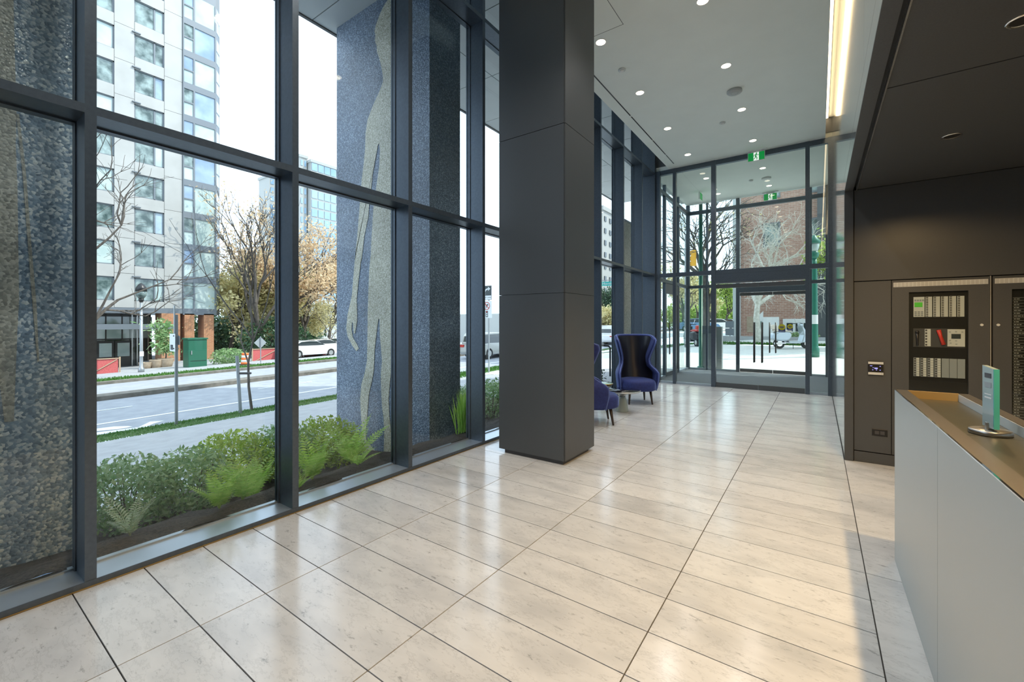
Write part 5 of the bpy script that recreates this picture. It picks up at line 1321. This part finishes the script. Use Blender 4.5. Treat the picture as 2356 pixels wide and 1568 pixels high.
# brick building with white bay, monument, hedge
bk = thing('brick_building', 'brown brick building across the side street', 'building', (2, 31, 0.5))
BX(-4.05, 12, 31.0, 45, 0.4, 22).build('brick_wall', M['brickbrown'], bk)
BX(-4.5, -4.05, 30.9, 45, 0.4, 22).build('concrete_edge', M['greybldg'], bk)
BX(-0.05, 0.75, 30.6, 31.2, 0.4, 12).build('dark_strip', M['panel'], bk)  # dark box standing proud of the brick
w_ = BX(-1.75, -0.35, 30.75, 31.0, 0.9, 1.75).build('white_bay', M['carwhite'], bk)
for x in (-1.55, -1.1, -0.7): BX(x, x + 0.3, 30.73, 30.75, 1.0, 1.5).build('pane', M['carglass'], w_)
BX(-3.7, -3.3, 30.97, 31.0, 0.9, 1.9).build('vent_panel', M['terracotta'], bk)
for i in range(4):
    for j in range(3):
        wn = BX(-2.8 + j*2.4, -1.9 + j*2.4, 30.95, 31.0, 6.2 + i*3.0, 7.7 + i*3.0).build('window', M['towergrey'], bk)
        BX(-2.72 + j*2.4, -1.98 + j*2.4, 30.94, 30.96, 6.3 + i*3.0, 7.6 + i*3.0).build('pane', M['towerglass'], wn)
mn = thing('white_monument', 'white concrete monument sign before the brick building', 'monument', (-2.3, 29.4, 0.58))
MB().prism([(-2.65, 0.5), (-2.65, 1.85), (-1.85, 1.85), (-1.85, 0.5)], 'y', 29.2, 29.5).build('slab', M['carwhite'], mn)
MB().prism([(-3.05, 0.5), (-3.05, 1.75), (-2.66, 2.2), (-2.66, 0.5)], 'y', 29.3, 29.7).build('wedge', M['carwhite'], mn)
BX(-2.95, -2.7, 29.28, 29.3, 0.6, 1.6).build('inset', M['towerglass'], mn)
for i, (x, lb) in enumerate(((-2.2, 'low hedge left of the white bay'), (-0.75, 'low hedge right of the white bay'))):
    leaf_shrub(lb, (x, 29.6, 0.58), (0.8, 0.3, 0.22), 500, 0.07, M['hedge'], 'low_hedge')
lw_ = struct('wall_low_plaza', 'low pale retaining wall before the brick building', BX(-6, 6, 28.75, 28.9, 0.3, 0.72), M['concrete'])
sb = thing('green_signboard', 'dark green two panel signboard at the street corner', 'signboard', (-4.55, 30.1, 0.58))
for a, b in ((1.2, 1.62), (0.72, 1.16)): BX(-4.80, -4.32, 30.08, 30.14, a, b).build('panel', M['towergrey'], sb)
BX(-4.58, -4.52, 30.14, 30.2, 0.5, 1.62).build('post', M['galv'], sb)
tree('bare_plaza_tree', 'pale bare tree with many fine branches before the brick wall', (-2.55, 25.7, gs(-2.55, 25.7)), 9.6, 0.20, 1.35, 6, 7, M['barkpale'], trunk_frac=0.28, kids=3, droop=0.010)
tree('bare_corner_tree', 'dark bare tree spreading left of the brick building', (-5.2, 27.5, 0.5), 10.5, 0.26, 1.15, 5, 9, M['bark'], M['leafyellow'], 700, 0.06, trunk_frac=0.34, kids=3, lean=(-0.15, 0.0))
tree('spring_street_tree', 'young green leaved tree beside the heritage lamp post', (1.9, 22.8, gs(1.9, 22.8)), 6.6, 0.10, 0.8, 4, 15, M['bark'], M['leafgreen'], 2600, 0.075, trunk_frac=0.30)
for i, (x, t, zt, m, lb) in enumerate(((1600, 55, 8, 'leafyellow', 'yellow green tree seen behind the tall green pole'), (1640, 60, 9, 'leafgreen', 'yellow green tree behind the inner door jamb'), (1672, 52, 7.5, 'leafgreen', 'yellow green tree above the far parked cars'), (1575, 48, 9, 'leafyellow', 'yellow green tree behind the side door'), (1400, 60, 8.5, 'leafdark', 'dark leafy tree under the street name sign'), (1395, 40, 4.2, 'leafyellow', 'pale feathery tree beyond the white car'))):
    p = ray(x, HORIZON, t); tree('park_tree', lb, (p.x, p.y, 0.55 if p.x > -13 else zr(p.x, p.y)), zt, 0.18, 1.0, 4, 60 + i, M['bark'], M[m], 3600, 0.15, trunk_frac=0.3, group='trees beyond the junction')
# signal head and street name sign
ts = thing('traffic_signal', 'yellow traffic signal head seen through the vestibule glass', 'traffic signal', (-5.5, 23.1, gs(-5.5, 23.1)))
L = ts.location
MB().tube([(L.x, L.y, L.z), (L.x, L.y, 6.0)], [0.09, 0.07], 10).build('pole', M['galv'], ts, True)
hx = ray(1595, HORIZON, 22).x; hy = ray(1595, HORIZON, 22).y
z0, z1 = 1.5 + (742-611)/990*22, 1.5 + (742-575)/990*22
BX(hx - 0.10, hx + 0.13, hy - 0.1, hy + 0.1, z0, z1).build('housing', M['yellow'], ts, bevel=0.02)
for i in range(3):
    zc = z0 + (z1 - z0)*(i + 0.5)/3
    MB().tube([(hx - 0.10, hy, zc), (hx - 0.30, hy, zc - 0.02)], [0.11, 0.12], 12, False).build('visor', M['yellow'], ts, True)
MB().tube([(L.x, L.y, (z0 + z1)/2), (hx, hy, (z0 + z1)/2)], 0.025, 6).build('bracket', M['galv'], ts)
sn = thing('street_name_sign', 'teal street name sign seen between window mullions', 'street sign', tuple(ray(1398, HORIZON, 20).xy) + (0.2,))
L = sn.location; zc = 1.5 + (742.6 - 652)/990*20
ang = YAW
R_ = Matrix.Rotation(0.25, 3, 'Z')
def rb(mb, o=L):
    mb.v = [tuple(Vector((o.x, o.y, 0)) + R_ @ Vector((x - o.x, y - o.y, 0)) + Vector((0, 0, z))) for x, y, z in mb.v]; return mb
rb(BX(L.x - 0.42, L.x + 0.42, L.y - 0.012, L.y + 0.012, zc - 0.10, zc + 0.09)).build('name_plate', M['teal'], sn)
rb(BX(L.x - 0.75, L.x + 0.5, L.y - 0.02, L.y + 0.02, zc + 0.14, zc + 0.17)).build('arm', M['galv'], sn)
pp_ = Vector((L.x, L.y, 0)) + R_ @ Vector((-0.75, 0, 0))
MB().tube([(pp_.x, pp_.y, -0.4), (pp_.x, pp_.y, zc + 0.5)], 0.06, 8).build('post', M['galv'], sn)
text('Hornby', 0.17, (L.x + 0.014*math.sin(0.25) + 0.02, L.y - 0.014*math.cos(0.25), zc - 0.005), (PI/2, 0, 0.25), M['signwhite'], sn)
hr = thing('black_handrail', 'black bent pipe handrail outside behind the chairs', 'handrail', (-5.2, 12.5, zp(12.5)))
# (kept clear of the granite wall)
MB().tube([(-5.2, 12.5, zp(12.5) - 0.05), (-5.2, 12.5, 0.74), (-5.24, 12.46, 0.80), (-5.45, 12.25, 0.82)], 0.03, 8).build('rail', M['black'], hr, True)
